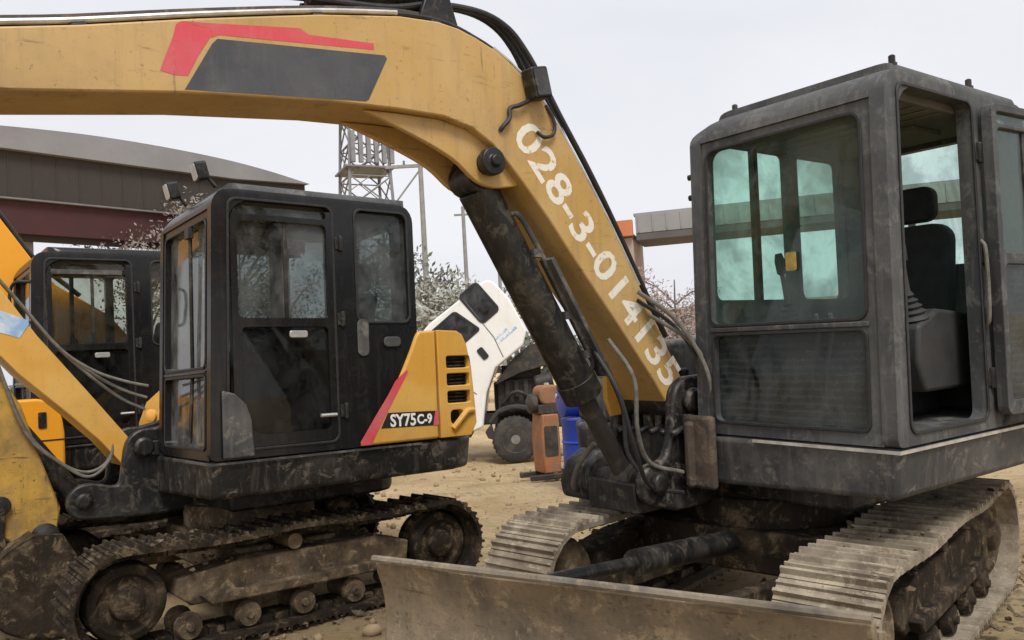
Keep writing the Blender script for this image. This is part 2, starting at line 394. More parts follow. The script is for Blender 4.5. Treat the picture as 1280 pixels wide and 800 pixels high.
def undercarriage(root, rotz, mats, blade):
    lumps('caked_mud', M['mud'], root, [(x, s*.79+dy, .648, .15, .06, .004, 5) for s in (1, -1) for x in (-.9, -.4, .1, .5, .9) for dy in (-.09, .09)] +
          [(x, s*.79, .475, .1, .08, .008, 14) for s in (1, -1) for x in (-.5, -.1, .3, .6)] + [(x, s*1.02, .02, .25, .10, .012, 26) for s in (1, -1) for x in (-1.2, -.4, .4, 1.2)], rotz)
    for s in (1, -1): track(root, s, rotz, mats['track'], mats['frame'], mats['hub'])
    bm = new()
    prism(bm, [(-.42, -.60), (.42, -.60), (.50, -.35), (.50, .35), (.42, .60), (-.42, .60), (-.50, .35), (-.50, -.35)], 'z', .36, .58)
    box(bm, .12, -.72, .34, .34, .72, .5); box(bm, -.34, -.72, .34, -.12, .72, .5)
    lathe(bm, (0, 0, .57), (0, 0, 1), [(0, .46), (.16, .46), (.16, .40), (.25, .40)], 32)
    finish('undercarriage', bm, mats['frame'], root, .015, 35, 2, rotz)
    if blade:
        bm = new(); front = []
        for i in range(9):
            t = i/8; a = R(-52+104*t)
            front.append((2.345-.16*math.cos(a)+.06, .605+.275*math.sin(a)/math.sin(R(52))*.80))
        front = [(x-.02*(i == 8), z) for i, (x, z) in enumerate(front)]
        prof = front + [(x-.045, z) for x, z in front[::-1]]
        prism(bm, prof, 'y', -.91, 1.03)
        for y in (-.93, -.35, .35, 1.01): prism(bm, [(2.10, .40), (2.20, .42), (2.20, .78), (2.13, .76), (2.06, .58)], 'y', y, y+.02)
        for q in range(1, 24): bmesh.ops.bisect_plane(bm, geom=bm.verts[:]+bm.edges[:]+bm.faces[:], plane_co=(0, -.93+q*.082, 0), plane_no=(0, 1, 0))
        for v in bm.verts:
            nz_ = mathutils.noise.noise(Vector((v.co.y*2.2, v.co.z*1.5, 3)))+.5*mathutils.noise.noise(Vector((v.co.y*7, v.co.z*2, 9)))
            v.co.x += .012*nz_; v.co.z += .008*nz_*(v.co.z > .7)
        bmesh.ops.translate(bm, vec=(0, 0, -.042), verts=bm.verts[:])
        bmesh.ops.rotate(bm, cent=(2.2, .6, .6), matrix=Matrix.Rotation(R(1.6), 3, 'X'), verts=bm.verts[:])
        b = finish('blade', bm, mats['blade'], root, .006, 35, 2, rotz+R(6))
        bm = new(); tube(bm, [(2.31, -.90, .764), (2.31, 0, .790), (2.31, 1.03, .819)], .016, 8); finish('top_lip', bm, M['scraped_highlight'], b)
        bm = new(); prism(bm, [(2.37, .395), (2.31, .395), (2.30, .33), (2.375, .315)], 'y', -.94, 1.035)
        finish('cutting_edge', bm, M['rust'], b, .004)
        bm = new()
        for y in (-.40, .34):
            prism(bm, [(.45, .40), (.45, .30), (2.09, .42), (2.11, .58), (1.7, .55)], 'y', y, y+.07)
        finish('blade_arm', bm, mats['frame'], root, .01, 35, 2, rotz)
        bm = new(); tube(bm, [(.55, 0, .52), (1.45, 0, .62)], .06, 14); tube(bm, [(1.4, 0, .615), (2.14, 0, .70)], .03, 12)
        finish('blade_cylinder', bm, M['black'], root, 0, 35, 2, rotz)

def round_top(bm, ra=.17, rb=.07, zt=2.80, ya=.055, yb=1.145):
    """round the long upper edges of the cab: square corner to quarter disc"""
    for k in range(6):
        for co, no in (((0, 0, zt-ra+k/6*ra), (0, 0, 1)), ((0, 0, zt-rb+k/6*rb), (0, 0, 1)), ((0, ya+ra-k/6*ra, 0), (0, 1, 0)), ((0, yb-rb+k/6*rb, 0), (0, 1, 0))):
            bmesh.ops.bisect_plane(bm, geom=bm.verts[:]+bm.edges[:]+bm.faces[:], plane_co=co, plane_no=no, dist=1e-5)
    for v in bm.verts:
        far = v.co.y < (ya+yb)/2; r = ra if far else rb
        w = (v.co.z-(zt-r))/r; d = ((ya+r-v.co.y) if far else (v.co.y-(yb-r)))/r
        if w > 0 and d > 0:
            d2, w2 = d*math.sqrt(max(0, 1-w*w/2)), w*math.sqrt(max(0, 1-d*d/2))
            v.co.z = zt-r+w2*r
            v.co.y = (ya+r-d2*r) if far else (yb-r+d2*r)

SIDE_OUT = rr(-.80, 1.105, .60, 2.76, (.13, .13, .03, .04), 6)

def cab(root, P):
    fm = P['cab']
    def lean(vs):                                    # the front face leans back a little
        for v in vs: v.co.x += .045*(2.76-v.co.z)/1.66*max(0, (v.co.x+.1)/.7) - .0
    bm = new()
    holes = [rr(-.18, 1.16, .50, 2.69, (.15, .05, .05, .05)), rr(-.745, 1.93, -.345, 2.69, (.05, .08, .05, .05))]
    lean(prism(bm, SIDE_OUT, 'y', 1.075, 1.145, holes))
    right = [rr(-.18, 1.80, .50, 2.66, (.12, .04, .04, .04)), rr(-.72, 1.80, -.25, 2.66, .05)]
    lean(prism(bm, SIDE_OUT, 'y', .055, .125, right))
    # front frame between the two sides, rear frame
    out = [(.126, 1.105), (1.074, 1.105), (1.074, 2.628), (.126, 2.628)]
    out_r = [(.126, 1.105), (1.074, 1.105), (1.074, 2.725), (.126, 2.725)]
    arc = [(.47+.13*math.cos(R(a)), 2.63+.13*math.sin(R(a))) for a in range(0, 91, 15)]
    lean(prism(bm, arc+[(.44, 2.76), (.44, 2.70), (.50, 2.69), (.535, 2.66), (.545, 2.63)], 'y', .1255, 1.0745))
    fh = [rr(.155, 1.665, 1.02, 2.58, (.06, .06, .03, .03)), rr(.165, 1.17, 1.015, 1.615, .04)]
    lean(prism(bm, out, 'x', .535, .588, fh))
    prism(bm, out_r, 'x', -.799, -.735, [rr(.34, 1.95, .92, 2.63, .06)])
    round_top(bm)
    o = finish('cab_frame', bm, fm, root, .016, 40, 3)
    # roof with rounded edges and floor
    bm = new(); prism(bm, rr(-.78, .06, .47, 1.14, .10, 6), 'z', 2.715, 2.800)
    round_top(bm)
    rf = finish('roof', bm, P.get('roof', fm), root, .02, 40, 3)
    bm = new(); prism(bm, rr(-.72, .13, .43, 1.07, .05), 'z', 2.655, 2.711); box(bm, -.5, .35, 2.63, -.2, .85, 2.654)
    for k in range(4): box(bm, -.1+k*.12, .16, 2.648, -.07+k*.12, 1.04, 2.6545)
    finish('roof_lining', bm, M['liner'], root, .008)
    bm = new(); box(bm, -.73, .128, 1.108, .52, 1.072, 1.15)
    finish('cab_floor', bm, M['deck'], root)
    # glazing
    def pane(name, axis, x0, z0, x1, z1, d, mat, slope=True):
        bm = new(); vs = prism(bm, rr(x0, z0, x1, z1, .03), axis, d, d+.006)
        if slope: lean(vs)
        return finish(name, bm, mat, root)
    def seal(name, axis, x0, z0, x1, z1, r, d, parent=None):
        bm = new(); lean(prism(bm, rr(x0, z0, x1, z1, r), axis, d, d+.008, [rr(x0+.016, z0+.016, x1-.016, z1-.016, max(.01, r-.012))]))
        return finish(name, bm, M['rubber'], root, .003)
    seal('window_seal', 'x', .145, 1.655, 1.03, 2.59, .06, .5885); seal('window_seal', 'x', .155, 1.16, 1.025, 1.625, .045, .5885)
    seal('window_seal', 'y', -.755, 1.92, -.335, 2.70, .06, 1.1455); seal('window_seal', 'y', -.19, 1.15, .51, 2.70, .06, 1.1455)
    for z in (1.35, 1.95, 2.45):
        bm = new(); tube(bm, [(-.235, 1.152, z-.05), (-.235, 1.152, z+.05)], .016, 8); box(bm, -.225, 1.146, z-.04, -.195, 1.154, z+.04); finish('hinge', bm, M['black'], root, .003)
    w = pane('windshield', 'x', .148, 1.655, 1.028, 2.59, .548, P.get('front_glass', P['glass']))
    pane('lower_windshield', 'x', .158, 1.162, 1.022, 1.622, .548, P['lower_glass'])
    pane('side_window', 'y', -.188, 1.79, .508, 2.668, .085, P['glass'])
    pane('side_window', 'y', -.728, 1.79, -.242, 2.668, .085, P['glass'])
    pane('rear_window', 'x', .33, 1.94, .93, 2.64, -.765, P['glass'], False)
    pane('rear_side_window', 'y', -.752, 1.922, -.338, 2.698, 1.105, P['glass'])
    # divider bar between the two windshields, slider bar in the right window
    bm = new(); lean([v for v in box(bm, .57, .15, 1.628, .598, 1.03, 1.652)])
    finish('windshield_bar', bm, P.get('bar', fm), root, .005)
    bm = new(); lean(box(bm, .10, .07, 1.80, .135, .112, 2.66)); finish('window_post', bm, M['black'], root, .004)
    if P['wiper']:
        bm = new(); tube(bm, [(.60, .70, 1.66), (.595, .70, 2.52)], .013, 8); tube(bm, [(.625, .70, 1.2), (.60, .70, 1.66)], .013, 8)
        box(bm, .585, .66, 2.50, .62, .74, 2.58)
        finish('wiper', bm, M['black'], root, .003)
        for y in (.33, .93):
            bm = new(); tube(bm, [(.50, y, 2.80), (.56, y, 2.87)], .014, 8)
            prism(bm, rr(-.05, -.06, .05, .06, .02), 'x', 0, .07)
            bm.verts.ensure_lookup_table(); m0 = [v for v in bm.verts if v.co.z < 1]
            bmesh.ops.transform(bm, matrix=Matrix.Translation((.56, y, 2.90)) @ Matrix.Rotation(R(15), 4, 'Y'), verts=m0)
            lp = finish('work_light', bm, M['black'], root, .006)
            bm = new(); prism(bm, rr(-.04, -.05, .04, .05, .015), 'x', .0, .006)
            bmesh.ops.transform(bm, matrix=Matrix.Translation((.63, y, 2.883)) @ Matrix.Rotation(R(15), 4, 'Y'), verts=bm.verts[:])
            finish('lens', bm, M['lamp'], lp)
    # seat, consoles, levers
    bm = new(); prism(bm, rr(-.52, .33, -.02, .83, .08), 'z', 1.50, 1.64); box(bm, -.48, .38, 1.15, -.05, .78, 1.50)
    seat = finish('seat', bm, M['seat'], root, .03, 40, 3)
    bm = new(); vs = prism(bm, rr(.34, 1.60, .82, 2.18, .10), 'x', -.62, -.50)
    for v in vs: v.co.x -= (v.co.z-1.6)*.12
    finish('backrest', bm, M['seat'], seat, .03, 40, 3)
    bm = new(); prism(bm, rr(.44, 2.20, .72, 2.40, .06), 'x', -.70, -.62); finish('headrest', bm, M['seat'], seat, .02, 40, 3)
    for y0, y1 in ((.16, .32), (.84, 1.0)):
        bm = new(); prism(bm, [(-.55, 1.30), (.10, 1.30), (.16, 1.45), (.14, 1.62), (-.05, 1.70), (-.55, 1.66)], 'y', y0, y1)
        con = finish('console', bm, M['console'], root, .02, 40, 3)
        yc = (y0+y1)/2; bm = new()
        lathe(bm, (.05, yc, 1.655), (.22, 0, 1), [(0, .085)]+[(.02+.014*k, (.078-.007*k) if k % 2 else (.062-.007*k)) for k in range(8)]+[(.14, .014), (.28, .013), (.29, .026), (.36, .028), (.40, .018)], 14)
        finish('joystick', bm, M['interior'], con)
    for y in (.52, .60):
        bm = new(); tube(bm, spline([(.33, y, 1.15), (.30, y, 1.4), (.22, y, 1.62), (.24, y, 1.70)], 4), .011, 8)
        lathe(bm, (.33, y, 1.15), (0, 0, 1), [(0, .05), (.02, .03), (.04, .045), (.06, .022), (.08, .03), (.10, .012)], 12)
        finish('travel_lever', bm, M['dusty_rubber'], root)
    bm = new(); box(bm, -.70, .2, 1.15, -.58, 1.0, 1.60); finish('rear_shelf', bm, M['interior'], root, .02)
    return o

DOOR_OUT = rr(-.175, 1.17, .495, 2.685, (.14, .045, .045, .045))

def door(root, P, swung):
    bm = new()
    prism(bm, DOOR_OUT, 'y', 1.095, 1.15, [rr(-.135, 1.955, .455, 2.565, (.05, .03, .03, .03)), rr(-.135, 2.60, .455, 2.65, (.03, .02, .02, .02)) if not swung else rr(-.135, 2.585, .455, 2.645, (.03, .02, .02, .02)),
                                           rr(-.13, 1.24, .44, 1.90, (.03, .03, .03, .14))])
    d = finish('door', bm, P['cab'], root, .012, 40, 3)
    ch = []
    bm = new(); prism(bm, rr(-.142, 1.948, .462, 2.655, .03), 'y', 1.115, 1.121); ch.append(finish('door_window', bm, P['door_glass'], d))
    bm = new(); box(bm, .125, 1.108, 1.955, .15, 1.128, 2.565); ch.append(finish('window_divider', bm, M['black'], d, .003))
    bm = new(); prism(bm, rr(-.137, 1.232, .447, 1.908, .03), 'y', 1.115, 1.121); ch.append(finish('lower_door_panel', bm, P['door_panel'], d))
    bm = new(); prism(bm, rr(.02, 1.83, .14, 1.875, .015), 'y', 1.151, 1.166); ch.append(finish('door_handle', bm, P['trim'], d, .004))
    bm = new(); tube(bm, [(-.16, 1.165, 1.33), (-.05, 1.165, 1.33)], .012, 8); ch.append(finish('door_latch', bm, P['trim'], d))
    if swung:                                           # folded back flat along the cab side
        h = Vector((-.235, 1.185, 0))
        d.matrix_local = Matrix.Translation(h) @ Matrix.Rotation(R(176), 4, 'Z') @ Matrix.Translation((.175, -1.13, 0))
    return d

def house(root, P):
    # deck / skirt
    o2 = [(.64, 1.145), (.64, -.92), (.50, -1.12), (-.9, -1.12)]
    tail = [(-1.15, -1.06), (-1.42, -.80), (-1.55, -.45), (-1.60, 0), (-1.56, .45), (-1.46, .78), (-1.27, 1.05), (-1.10, 1.145)]
    bm = new()
    vs = prism(bm, o2+tail, 'z', .875, 1.098)
    for v in vs:
        if v.co.z < 1: v.co.x *= .985; v.co.y *= .975
        if v.co.z < 1 and v.co.y < .6 and v.co.x > .5: v.co.z = .80
    finish('deck', bm, P['deck'], root, .03, 40, 4)
    bm = new(); prism(bm, [(x*.62, y*.66) for x, y in o2+tail], 'z', .74, .872)
    finish('swing_frame', bm, P['dark'], root, .02)
    # pale lip along the deck edge under the cab
    bm = new(); prism(bm, [(.652, .40), (.652, 1.157), (-.80, 1.157), (-.80, 1.146), (.641, 1.146), (.641, .40)], 'z', 1.080, 1.094)
    finish('deck_lip', bm, P['lip'], root)
    # engine bay, hood, counterweight
    bm = new(); prism(bm, [(-.83, 1.06), (-.83, -1.08), (-.98, -1.09), (-1.14, -1.04), (-1.28, -.86), (-1.28, .9), (-1.17, 1.04), (-1.08, 1.08)], 'z', 1.10, 1.81)
    finish('engine_hood', bm, P['body'], root, .04, 40, 4)
    bm = new(); prism(bm, [(-1.29, -.95), (-1.40, -.80), (-1.54, -.45), (-1.585, 0), (-1.55, .45), (-1.45, .77), (-1.29, 1.0)], 'z', 1.10, 1.72)
    finish('counterweight', bm, P['body'], root, .05, 40, 4)
    p1 = [(-.325, 1.11), (-.43, 1.26), (-.535, 1.40), (-.635, 1.545), (-.69, 1.65), (-.735, 1.74), (-.775, 1.83), (-.80, 1.865), (-.935, 1.872), (-.935, 1.11)]
    bm = new(); prism(bm, p1, 'y', 1.00, 1.168); pan = finish('side_cover', bm, P['body'], root, .018, 40, 3)
    p2 = [(-.95, 1.11), (-.95, 1.872), (-1.12, 1.866), (-1.165, 1.84), (-1.20, 1.77), (-1.235, 1.6), (-1.255, 1.34), (-1.262, 1.20), (-1.21, 1.11)]
    louv = [rr(-1.215+.012*k*0, z, -1.02, z+.085, .015) for k, z in enumerate((1.60, 1.475, 1.35))]
    bm = new(); prism(bm, p2, 'y', 1.10, 1.165, louv+[rr(-1.15, 1.20, -1.04, 1.30, .03)]); lc = finish('louvre_cover', bm, P['body'], root, .014, 40, 3)
    bm = new(); box(bm, -1.23, 1.088, 1.18, -1.0, 1.099, 1.72)
    for z in (1.60, 1.475, 1.35):
        for k in range(3): box(bm, -1.21, 1.10, z+.012+.026*k, -1.025, 1.13, z+.022+.026*k)
    finish('louvre', bm, M['black'], lc)
    bm = new(); tube(bm, spline([(-1.05, 1.172, 1.17), (-1.10, 1.178, 1.22), (-1.17, 1.178, 1.285), (-1.235, 1.165, 1.29)], 4), .022, 8)
    finish('cover_latch', bm, P['body'], lc)
    # tank / tool box at the right front
    bm = new(); vs = prism(bm, [(.50, 1.10), (.50, 1.30), (.44, 1.46), (.34, 1.55), (.18, 1.585), (-.80, 1.60), (-.80, 1.10)], 'y', -1.09, -.60)
    tb = finish('fuel_tank', bm, P['body'], root, .03, 40, 4)
    bm = new(); prism(bm, rr(.20, 1.25, .29, 1.42, .02), 'y', -.61, -.594); box(bm, -.2, -.599, 1.205, .49, -.592, 1.215)
    finish('tank_slot', bm, M['black'], tb)
    return pan, lc

def bracket(root, P, foot, cyl):
    """the heavy foot that carries boom and boom cylinder"""
    fx, fz = foot; cx, cz = cyl
    for y in (-.50, -.075):
        bm = new()
        prism(bm, [(.10, 1.42)]+sm2([(fx-.08, fz+.13), (fx+.03, fz+.12), (fx+.11, fz+.04), (fx+.14, fz-.12), (fx+.17, fz-.24), (max(cx-.06, fx+.22), cz+.11), (cx+.04, cz+.095), (cx+.10, cz+.02), (cx+.08, cz-.08), (cx-.02, cz-.13), (.72, .69)], 3)+[(.10, .70)], 'y', y-.03, y+.03)
        finish('boom_bracket', bm, P['dark'], root, .015)
    bm = new(); box(bm, .30, -.47, .74, .70, -.105, 1.12); box(bm, .62, -.47, .70, .98, -.105, .86)
    lathe(bm, (fx, -.55, fz), (0, 1, 0), [(0, .05), (.01, .075), (.03, .06), (.52, .06), (.54, .075), (.56, .05)], 20)
    lathe(bm, (cx, -.55, cz), (0, 1, 0), [(0, .04), (.01, .06), (.03, .05), (.52, .05), (.54, .06), (.56, .04)], 20)
    finish('bracket_pin', bm, M['black'], root, .01)
    # valve block and its small fittings beside the foot
    bm = new(); box(bm, .30, .0, 1.10, .56, .05, 1.30)
    for k in range(5): box(bm, .60, -.05-.09*k, 1.10, .68, .0-.09*k, 1.20)
    for k in range(6): tube(bm, [(.66, -.03-.08*k, 1.13), (.76, -.03-.08*k, 1.10)], .018, 8)
    finish('valve_block', bm, P['dark'], root, .006)

def catpts(pts, n=5): return [tuple(p) for p in spline([(a, 0, b) for a, b in pts], n)]

def sm2(pts, n=4): return [(p[0], p[2]) for p in catpts(pts, n)]

G_EX = 'excavators parked side by side in the yard'

# ---- the near machine: grey cab, pale yellow boom across the picture
ex1 = thing('excavator', 'nearest excavator with dusty grey cab, open doorway and white number on its boom', 'excavator',
            (1.425, 4.839, .063), (R(-1.6), R(.3), R(216.4)), G_EX)
P1 = dict(trim=M['deck'], cab=M['grey_cab'], roof=M['grey_cab'], deck=M['deck'], dark=M['deck_dark'], lip=M['steel'], body=M['deck'],
          glass=M['teal_glass'], lower_glass=M['dusty_glass'], door_glass=M['teal_glass'], door_panel=M['dusty_glass'], wiper=False)
und1 = R(229-216.4)
undercarriage(ex1, und1, dict(track=M['track_pale'], frame=M['mud_dark'], hub=M['mud'], blade=M['blade']), True)
house(ex1, P1); cab(ex1, P1); door(ex1, P1, True)
bracket(ex1, P1, (.60, 1.27), (.88, .86))
bm = new(); vs = prism(bm, rr(.60, 1.91, .66, 2.0, .01), 'x', .5865, .5875); finish('window_sticker', bm, M['old_sticker'], ex1)
for k in range(7):
    z = 1.20+.2*k; bm = new()
    lathe(bm, (.575+.045*(2.76-z)/1.66, 1.10, z), (1, 0, 0), [(-.02, .012), (.004, .012), (.008, .006)], 8); finish('rivet', bm, M['black'], ex1)
# bolts on the roof and the front pillar
for p in ((.42, 1.09, 2.79), (.42, .22, 2.79), (-.30, 1.09, 2.79)):
    bm = new(); lathe(bm, p, (0, 0, 1), [(-.01, .022), (.012, .022), (.013, .015), (.045, .015), (.05, .008)], 10); finish('roof_bolt', bm, M['black'], ex1)
for z in (2.47, 2.36):
    bm = new(); tube(bm, [(.57, .06, z), (.58, .015, z)], .016, 8); finish('hook', bm, M['black'], ex1)
for z in (2.53, 1.95):
    bm = new(); lathe(bm, (.575, 1.09, z), (1, 0, 0), [(-.02, .02), (.012, .02), (.02, .01)], 10); finish('pillar_bolt', bm, M['black'], ex1)
bm = new(); tube(bm, spline([(-.22, 1.14, 1.60), (-.20, 1.17, 1.66), (-.20, 1.17, 1.96), (-.22, 1.14, 2.02)], 4), .010, 8); finish('grab_rail', bm, M['dusty_rubber'], ex1)

top = [(4.25, 2.60), (3.739, 2.738), (3.504, 2.789), (3.101, 2.89), (2.622, 3.0), (2.252, 3.066), (2.06, 3.079), (1.95, 3.068), (1.856, 3.042), (1.75, 3.004), (1.645, 2.945),
       (1.506, 2.835), (1.403, 2.71), (1.283, 2.545), (1.084, 2.248), (.872, 1.89), (.786, 1.737), (.598, 1.41), (.53, 1.27)]
bot = [(.56, 1.20), (.65, 1.19), (.72, 1.27), (.80, 1.385), (1.063, 1.717), (1.316, 2.022), (1.468, 2.215), (1.611, 2.377), (1.70, 2.47), (1.79, 2.555), (1.90, 2.618), (2.05, 2.652), (2.272, 2.655), (2.6, 2.646), (3.162, 2.60), (3.745, 2.527), (4.25, 2.40)]
bm = new(); prism(bm, top+bot, 'y', -.44, -.10)
boom = finish('boom', bm, M['boom_yellow'], ex1, .008, 30, 2)
# cheeks under the knee that hold the top of the boom cylinder
for y in (-.175, -.395):
    bm = new()
    prism(bm, sm2([(2.42, 2.645), (2.15, 2.55), (1.98, 2.475), (1.86, 2.385), (1.76, 2.36), (1.66, 2.37)], 4)+[(1.61, 2.382), (1.70, 2.475), (1.79, 2.56), (1.90, 2.622), (2.05, 2.652), (2.272, 2.652)], 'y', y, y+.03)
    finish('cylinder_cheek', bm, M['boom_yellow'], boom, .006)
bm = new(); lathe(bm, (1.80, -.42, 2.47), (0, 1, 0), [(0, .03), (0, .055), (.29, .055), (.30, .065), (.345, .065), (.35, .03), (.37, .025)], 20)
finish('knee_pin', bm, M['black'], boom, .005)
# weld seam and chips along the boom foot
bm = new(); lathe(bm, (.61, -.46, 1.27), (0, 1, 0), [(0, .05), (0, .11), (.38, .11), (.38, .05)], 24); finish('foot_boss', bm, M['black'], boom, .01)
# stickers
bm = new(); prism(bm, [(3.165, 2.612), (3.135, 2.665), (3.06, 2.80), (3.04, 2.822), (2.335, 2.878), (2.325, 2.865), (2.42, 2.675), (2.435, 2.667)], 'y', -.0996, -.0986)
finish('dark_sticker', bm, M['sheet_panel'], boom)
bm = new(); prism(bm, [(3.249, 2.669), (3.235, 2.71), (3.20, 2.803), (3.188, 2.85), (3.165, 2.866), (3.07, 2.876), (2.711, 2.925), (2.675, 2.905), (2.385, 2.921), (2.385, 2.893), (3.03, 2.838), (3.068, 2.82), (3.112, 2.745), (3.152, 2.664), (3.20, 2.66)], 'y', -.0998, -.0990)
finish('red_sticker', bm, M['red'], boom)
# stencilled number
rv = Vector((.72-1.62, 0, 1.47-2.66)).normalized(); uv = Vector((0, 1, 0)).cross(rv)
org = Vector((1.575, -.0995, 2.61)) - uv*.078 - rv*.06
num = text_mesh('boom_number', '028-3-014135', M['stencil'], boom, org, rv, uv, .225, 1.0, 1.60, .0004, 0, .004)
# boom cylinder: barrel with pipe, rod
pt, pb = Vector((1.80, -.27, 2.42)), Vector((.88, -.27, .86)); dv = (pb-pt)
bm = new(); tube(bm, [pt+dv*.03, pt+dv*.69], .098, 20); tube(bm, [pt+dv*.64, pt+dv*.70], .108, 20); tube(bm, [pt+dv*.04, pt+dv*.10], .095, 20)
lathe(bm, pt+Vector((0, -.09, 0)), (0, 1, 0), [(0, .03), (0, .08), (.18, .08), (.18, .03)], 18)
bc = finish('boom_cylinder', bm, M['black'], ex1, .004)
bm = new(); tube(bm, [pt+dv*.6, pt+dv*.97], .052, 16); lathe(bm, pb+Vector((0, -.085, 0)), (0, 1, 0), [(0, .03), (0, .08), (.17, .08), (.17, .03)], 18)
finish('rod', bm, M['engine'], bc)
off = Vector((-.085, .06, .03))
bm = new(); tube(bm, spline([pt+dv*.12+off*.8, pt+dv*.16+off*1.25, pt+dv*.45+off*1.25, pt+dv*.60+off*1.2, pt+dv*.64+off*.7], 4), .014, 8)
for q in (.25, .45, .58): box(bm, -.03, -.02, -.02, .03, .02, .02, Matrix.Translation(pt+dv*q+off*1.1))
finish('cylinder_pipe', bm, M['deck'], bc)
bm = new(); box(bm, -.012, -.05, 0, .012, .05, .70, Matrix.Translation(pt+dv*.66+off*1.4) @ Vector((0, 0, 1)).rotation_difference(-dv.normalized()).to_matrix().to_4x4())
finish('rod_guard', bm, M['deck'], bc, .004)
# pipes and hoses along the back of the boom
def offs(pts, d):
    out = []
    for i, p in enumerate(pts):
        a = Vector(pts[max(i-1, 0)]); b = Vector(pts[min(i+1, len(pts)-1)]); t = (b-a).normalized()
        out.append((p[0]-t.y*-d*-1 if False else p[0]+t.y*d*1, p[1]-t.x*d))
    return out
back = [p for p in top[1:-1]]
for y, d, r, m_, a, b in ((-.125, .022, .011, 'steel', 0, 5), (-.15, .026, .012, 'rubber', 0, 12), (-.19, .05, .016, 'rust', 0, 6), (-.24, .045, .013, 'steel', 0, 16), (-.29, .05, .013, 'rubber', 0, 16), (-.125, .02, .009, 'steel', 8, 15), (-.34, .045, .014, 'rubber', 0, 16)):
    pts = [Vector((p[0], y, p[1])) for p in offs(back, d)][a:b]
    bm = new(); tube(bm, spline(pts, 3), r, 8); finish('boom_pipe' if m_ != 'rubber' else 'hose', bm, M[m_], boom)
for k, (y, o) in enumerate(((-.20, .0), (-.25, .02), (-.30, .035))):
    bm = new()
    tube(bm, spline([(2.62, y, 3.10), (2.26, y, 3.135+o), (2.01, y, 3.20+o), (1.76, y, 3.215+o), (1.60, y, 3.17+o), (1.49, y, 3.07+o), (1.39+o*.5, y, 2.93+o), (1.28+o*.3, y, 2.76+o), (1.11+o, y, 2.51), (.95+o, y, 2.25), (.77+o, y, 1.93), (.59+o, y, 1.62)], 5), .016, 10)
    finish('hose', bm, M['rubber'], boom)
for q in range(7):
    i = min(1+q*2, len(back)-3); p = back[i]
    bm = new(); box(bm, -.025, -.36, -.01, .025, -.11, .075, Matrix.Translation((p[0], 0, p[1])) @ Matrix.Rotation(-math.atan2(back[min(i+1, 15)][1]-back[i-1][1], back[min(i+1, 15)][0]-back[i-1][0])*1.0, 4, 'Y') @ Matrix.Scale(-1 if i < 0 else 1, 4))
    finish('hose_clamp', bm, M['rubber'], boom, .004)
# arm cylinder lying on the boom
for y in (-.36, -.16):
    bm = new(); prism(bm, [(1.90, 3.03), (2.14, 3.06), (2.08, 3.23), (2.02, 3.27), (1.96, 3.22)], 'y', y-.015, y+.015); finish('cylinder_lug', bm, M['black'], boom, .006)
bm = new(); tube(bm, [(2.02, -.26, 3.25), (3.35, -.26, 3.10)], .068, 18); tube(bm, [(3.30, -.26, 3.106), (3.38, -.26, 3.097)], .08, 18)
ac = finish('arm_cylinder', bm, M['black'], ex1)
bm = new(); tube(bm, [(3.36, -.26, 3.099), (4.42, -.26, 2.97)], .037, 14); finish('rod', bm, M['chrome'], ac)
# lamp on the boom cheek with its cable
bm = new(); vs = prism(bm, rr(-.052, -.075, .052, .075, .012), 'y', -.096, -.015)
bmesh.ops.transform(bm, matrix=Matrix.Translation((1.545, 0, 2.86)) @ Matrix.Rotation(R(12), 4, 'Y'), verts=vs)
wl = finish('work_light', bm, M['black'], boom, .008)
bm = new(); vs = prism(bm, rr(-.04, -.062, .04, .062, .01), 'y', -.0145, -.010)
bmesh.ops.transform(bm, matrix=Matrix.Translation((1.545, 0, 2.86)) @ Matrix.Rotation(R(12), 4, 'Y'), verts=vs)
finish('lens', bm, M['deck'], wl)
bm = new(); tube(bm, spline([(1.58, -.08, 2.78), (1.64, -.075, 2.75), (1.69, -.085, 2.73), (1.70, -.08, 2.68), (1.735, -.085, 2.64), (1.745, -.097, 2.62)], 5), .011, 8); finish('lamp_cable', bm, M['rubber'], boom)
bm = new(); tube(bm, spline([(1.46, -.10, 2.78), (1.43, -.085, 2.72), (1.425, -.08, 2.66), (1.45, -.08, 2.625), (1.50, -.08, 2.615), (1.53, -.09, 2.64)], 5), .009, 8); finish('cable_hook', bm, M['rubber'], boom)
# arm and bucket past the boom end
bm = new(); prism(bm, [(4.05, 2.62), (4.15, 2.86), (4.42, 2.90), (4.55, 2.60), (4.62, 1.0), (4.45, .95), (4.25, 2.2)], 'y', -.40, -.14); finish('arm', bm, M['boom_yellow'], ex1, .01)
def bucket(root, px, pz, mat, w=.36, yc=-.27, ang=0):
    bm = new(); prof = []
    for i in range(10):
        a = R(200-170*i/9); prof.append((.36*math.cos(a), -.22+.34*math.sin(a)-.12))
    inner = [(x*.93, z*.95) for x, z in prof[::-1]]
    vs = prism(bm, prof+inner, 'y', yc-w, yc+w)
    vs += prism(bm, [(-.34, -.1), (-.10, .06), (.10, .06), (.30, -.1)]+prof[::-1], 'y', yc+w-.02, yc+w+.002)
    vs += prism(bm, [(-.34, -.1), (-.10, .06), (.10, .06), (.30, -.1)]+prof[::-1], 'y', yc-w-.002, yc-w+.02)
    for k in range(5):
        y = yc-w+.04+k*(2*w-.08)/4; vs += box(bm, .26, y-.03, -.16, .46, y+.03, -.12)
    bmesh.ops.transform(bm, matrix=Matrix.Translation((px, 0, pz)) @ Matrix.Rotation(R(ang), 4, 'Y'), verts=list(set(vs)))
    return finish('bucket', bm, mat, root, .006)
bucket(ex1, 4.53, .93, M['mud_dark'])
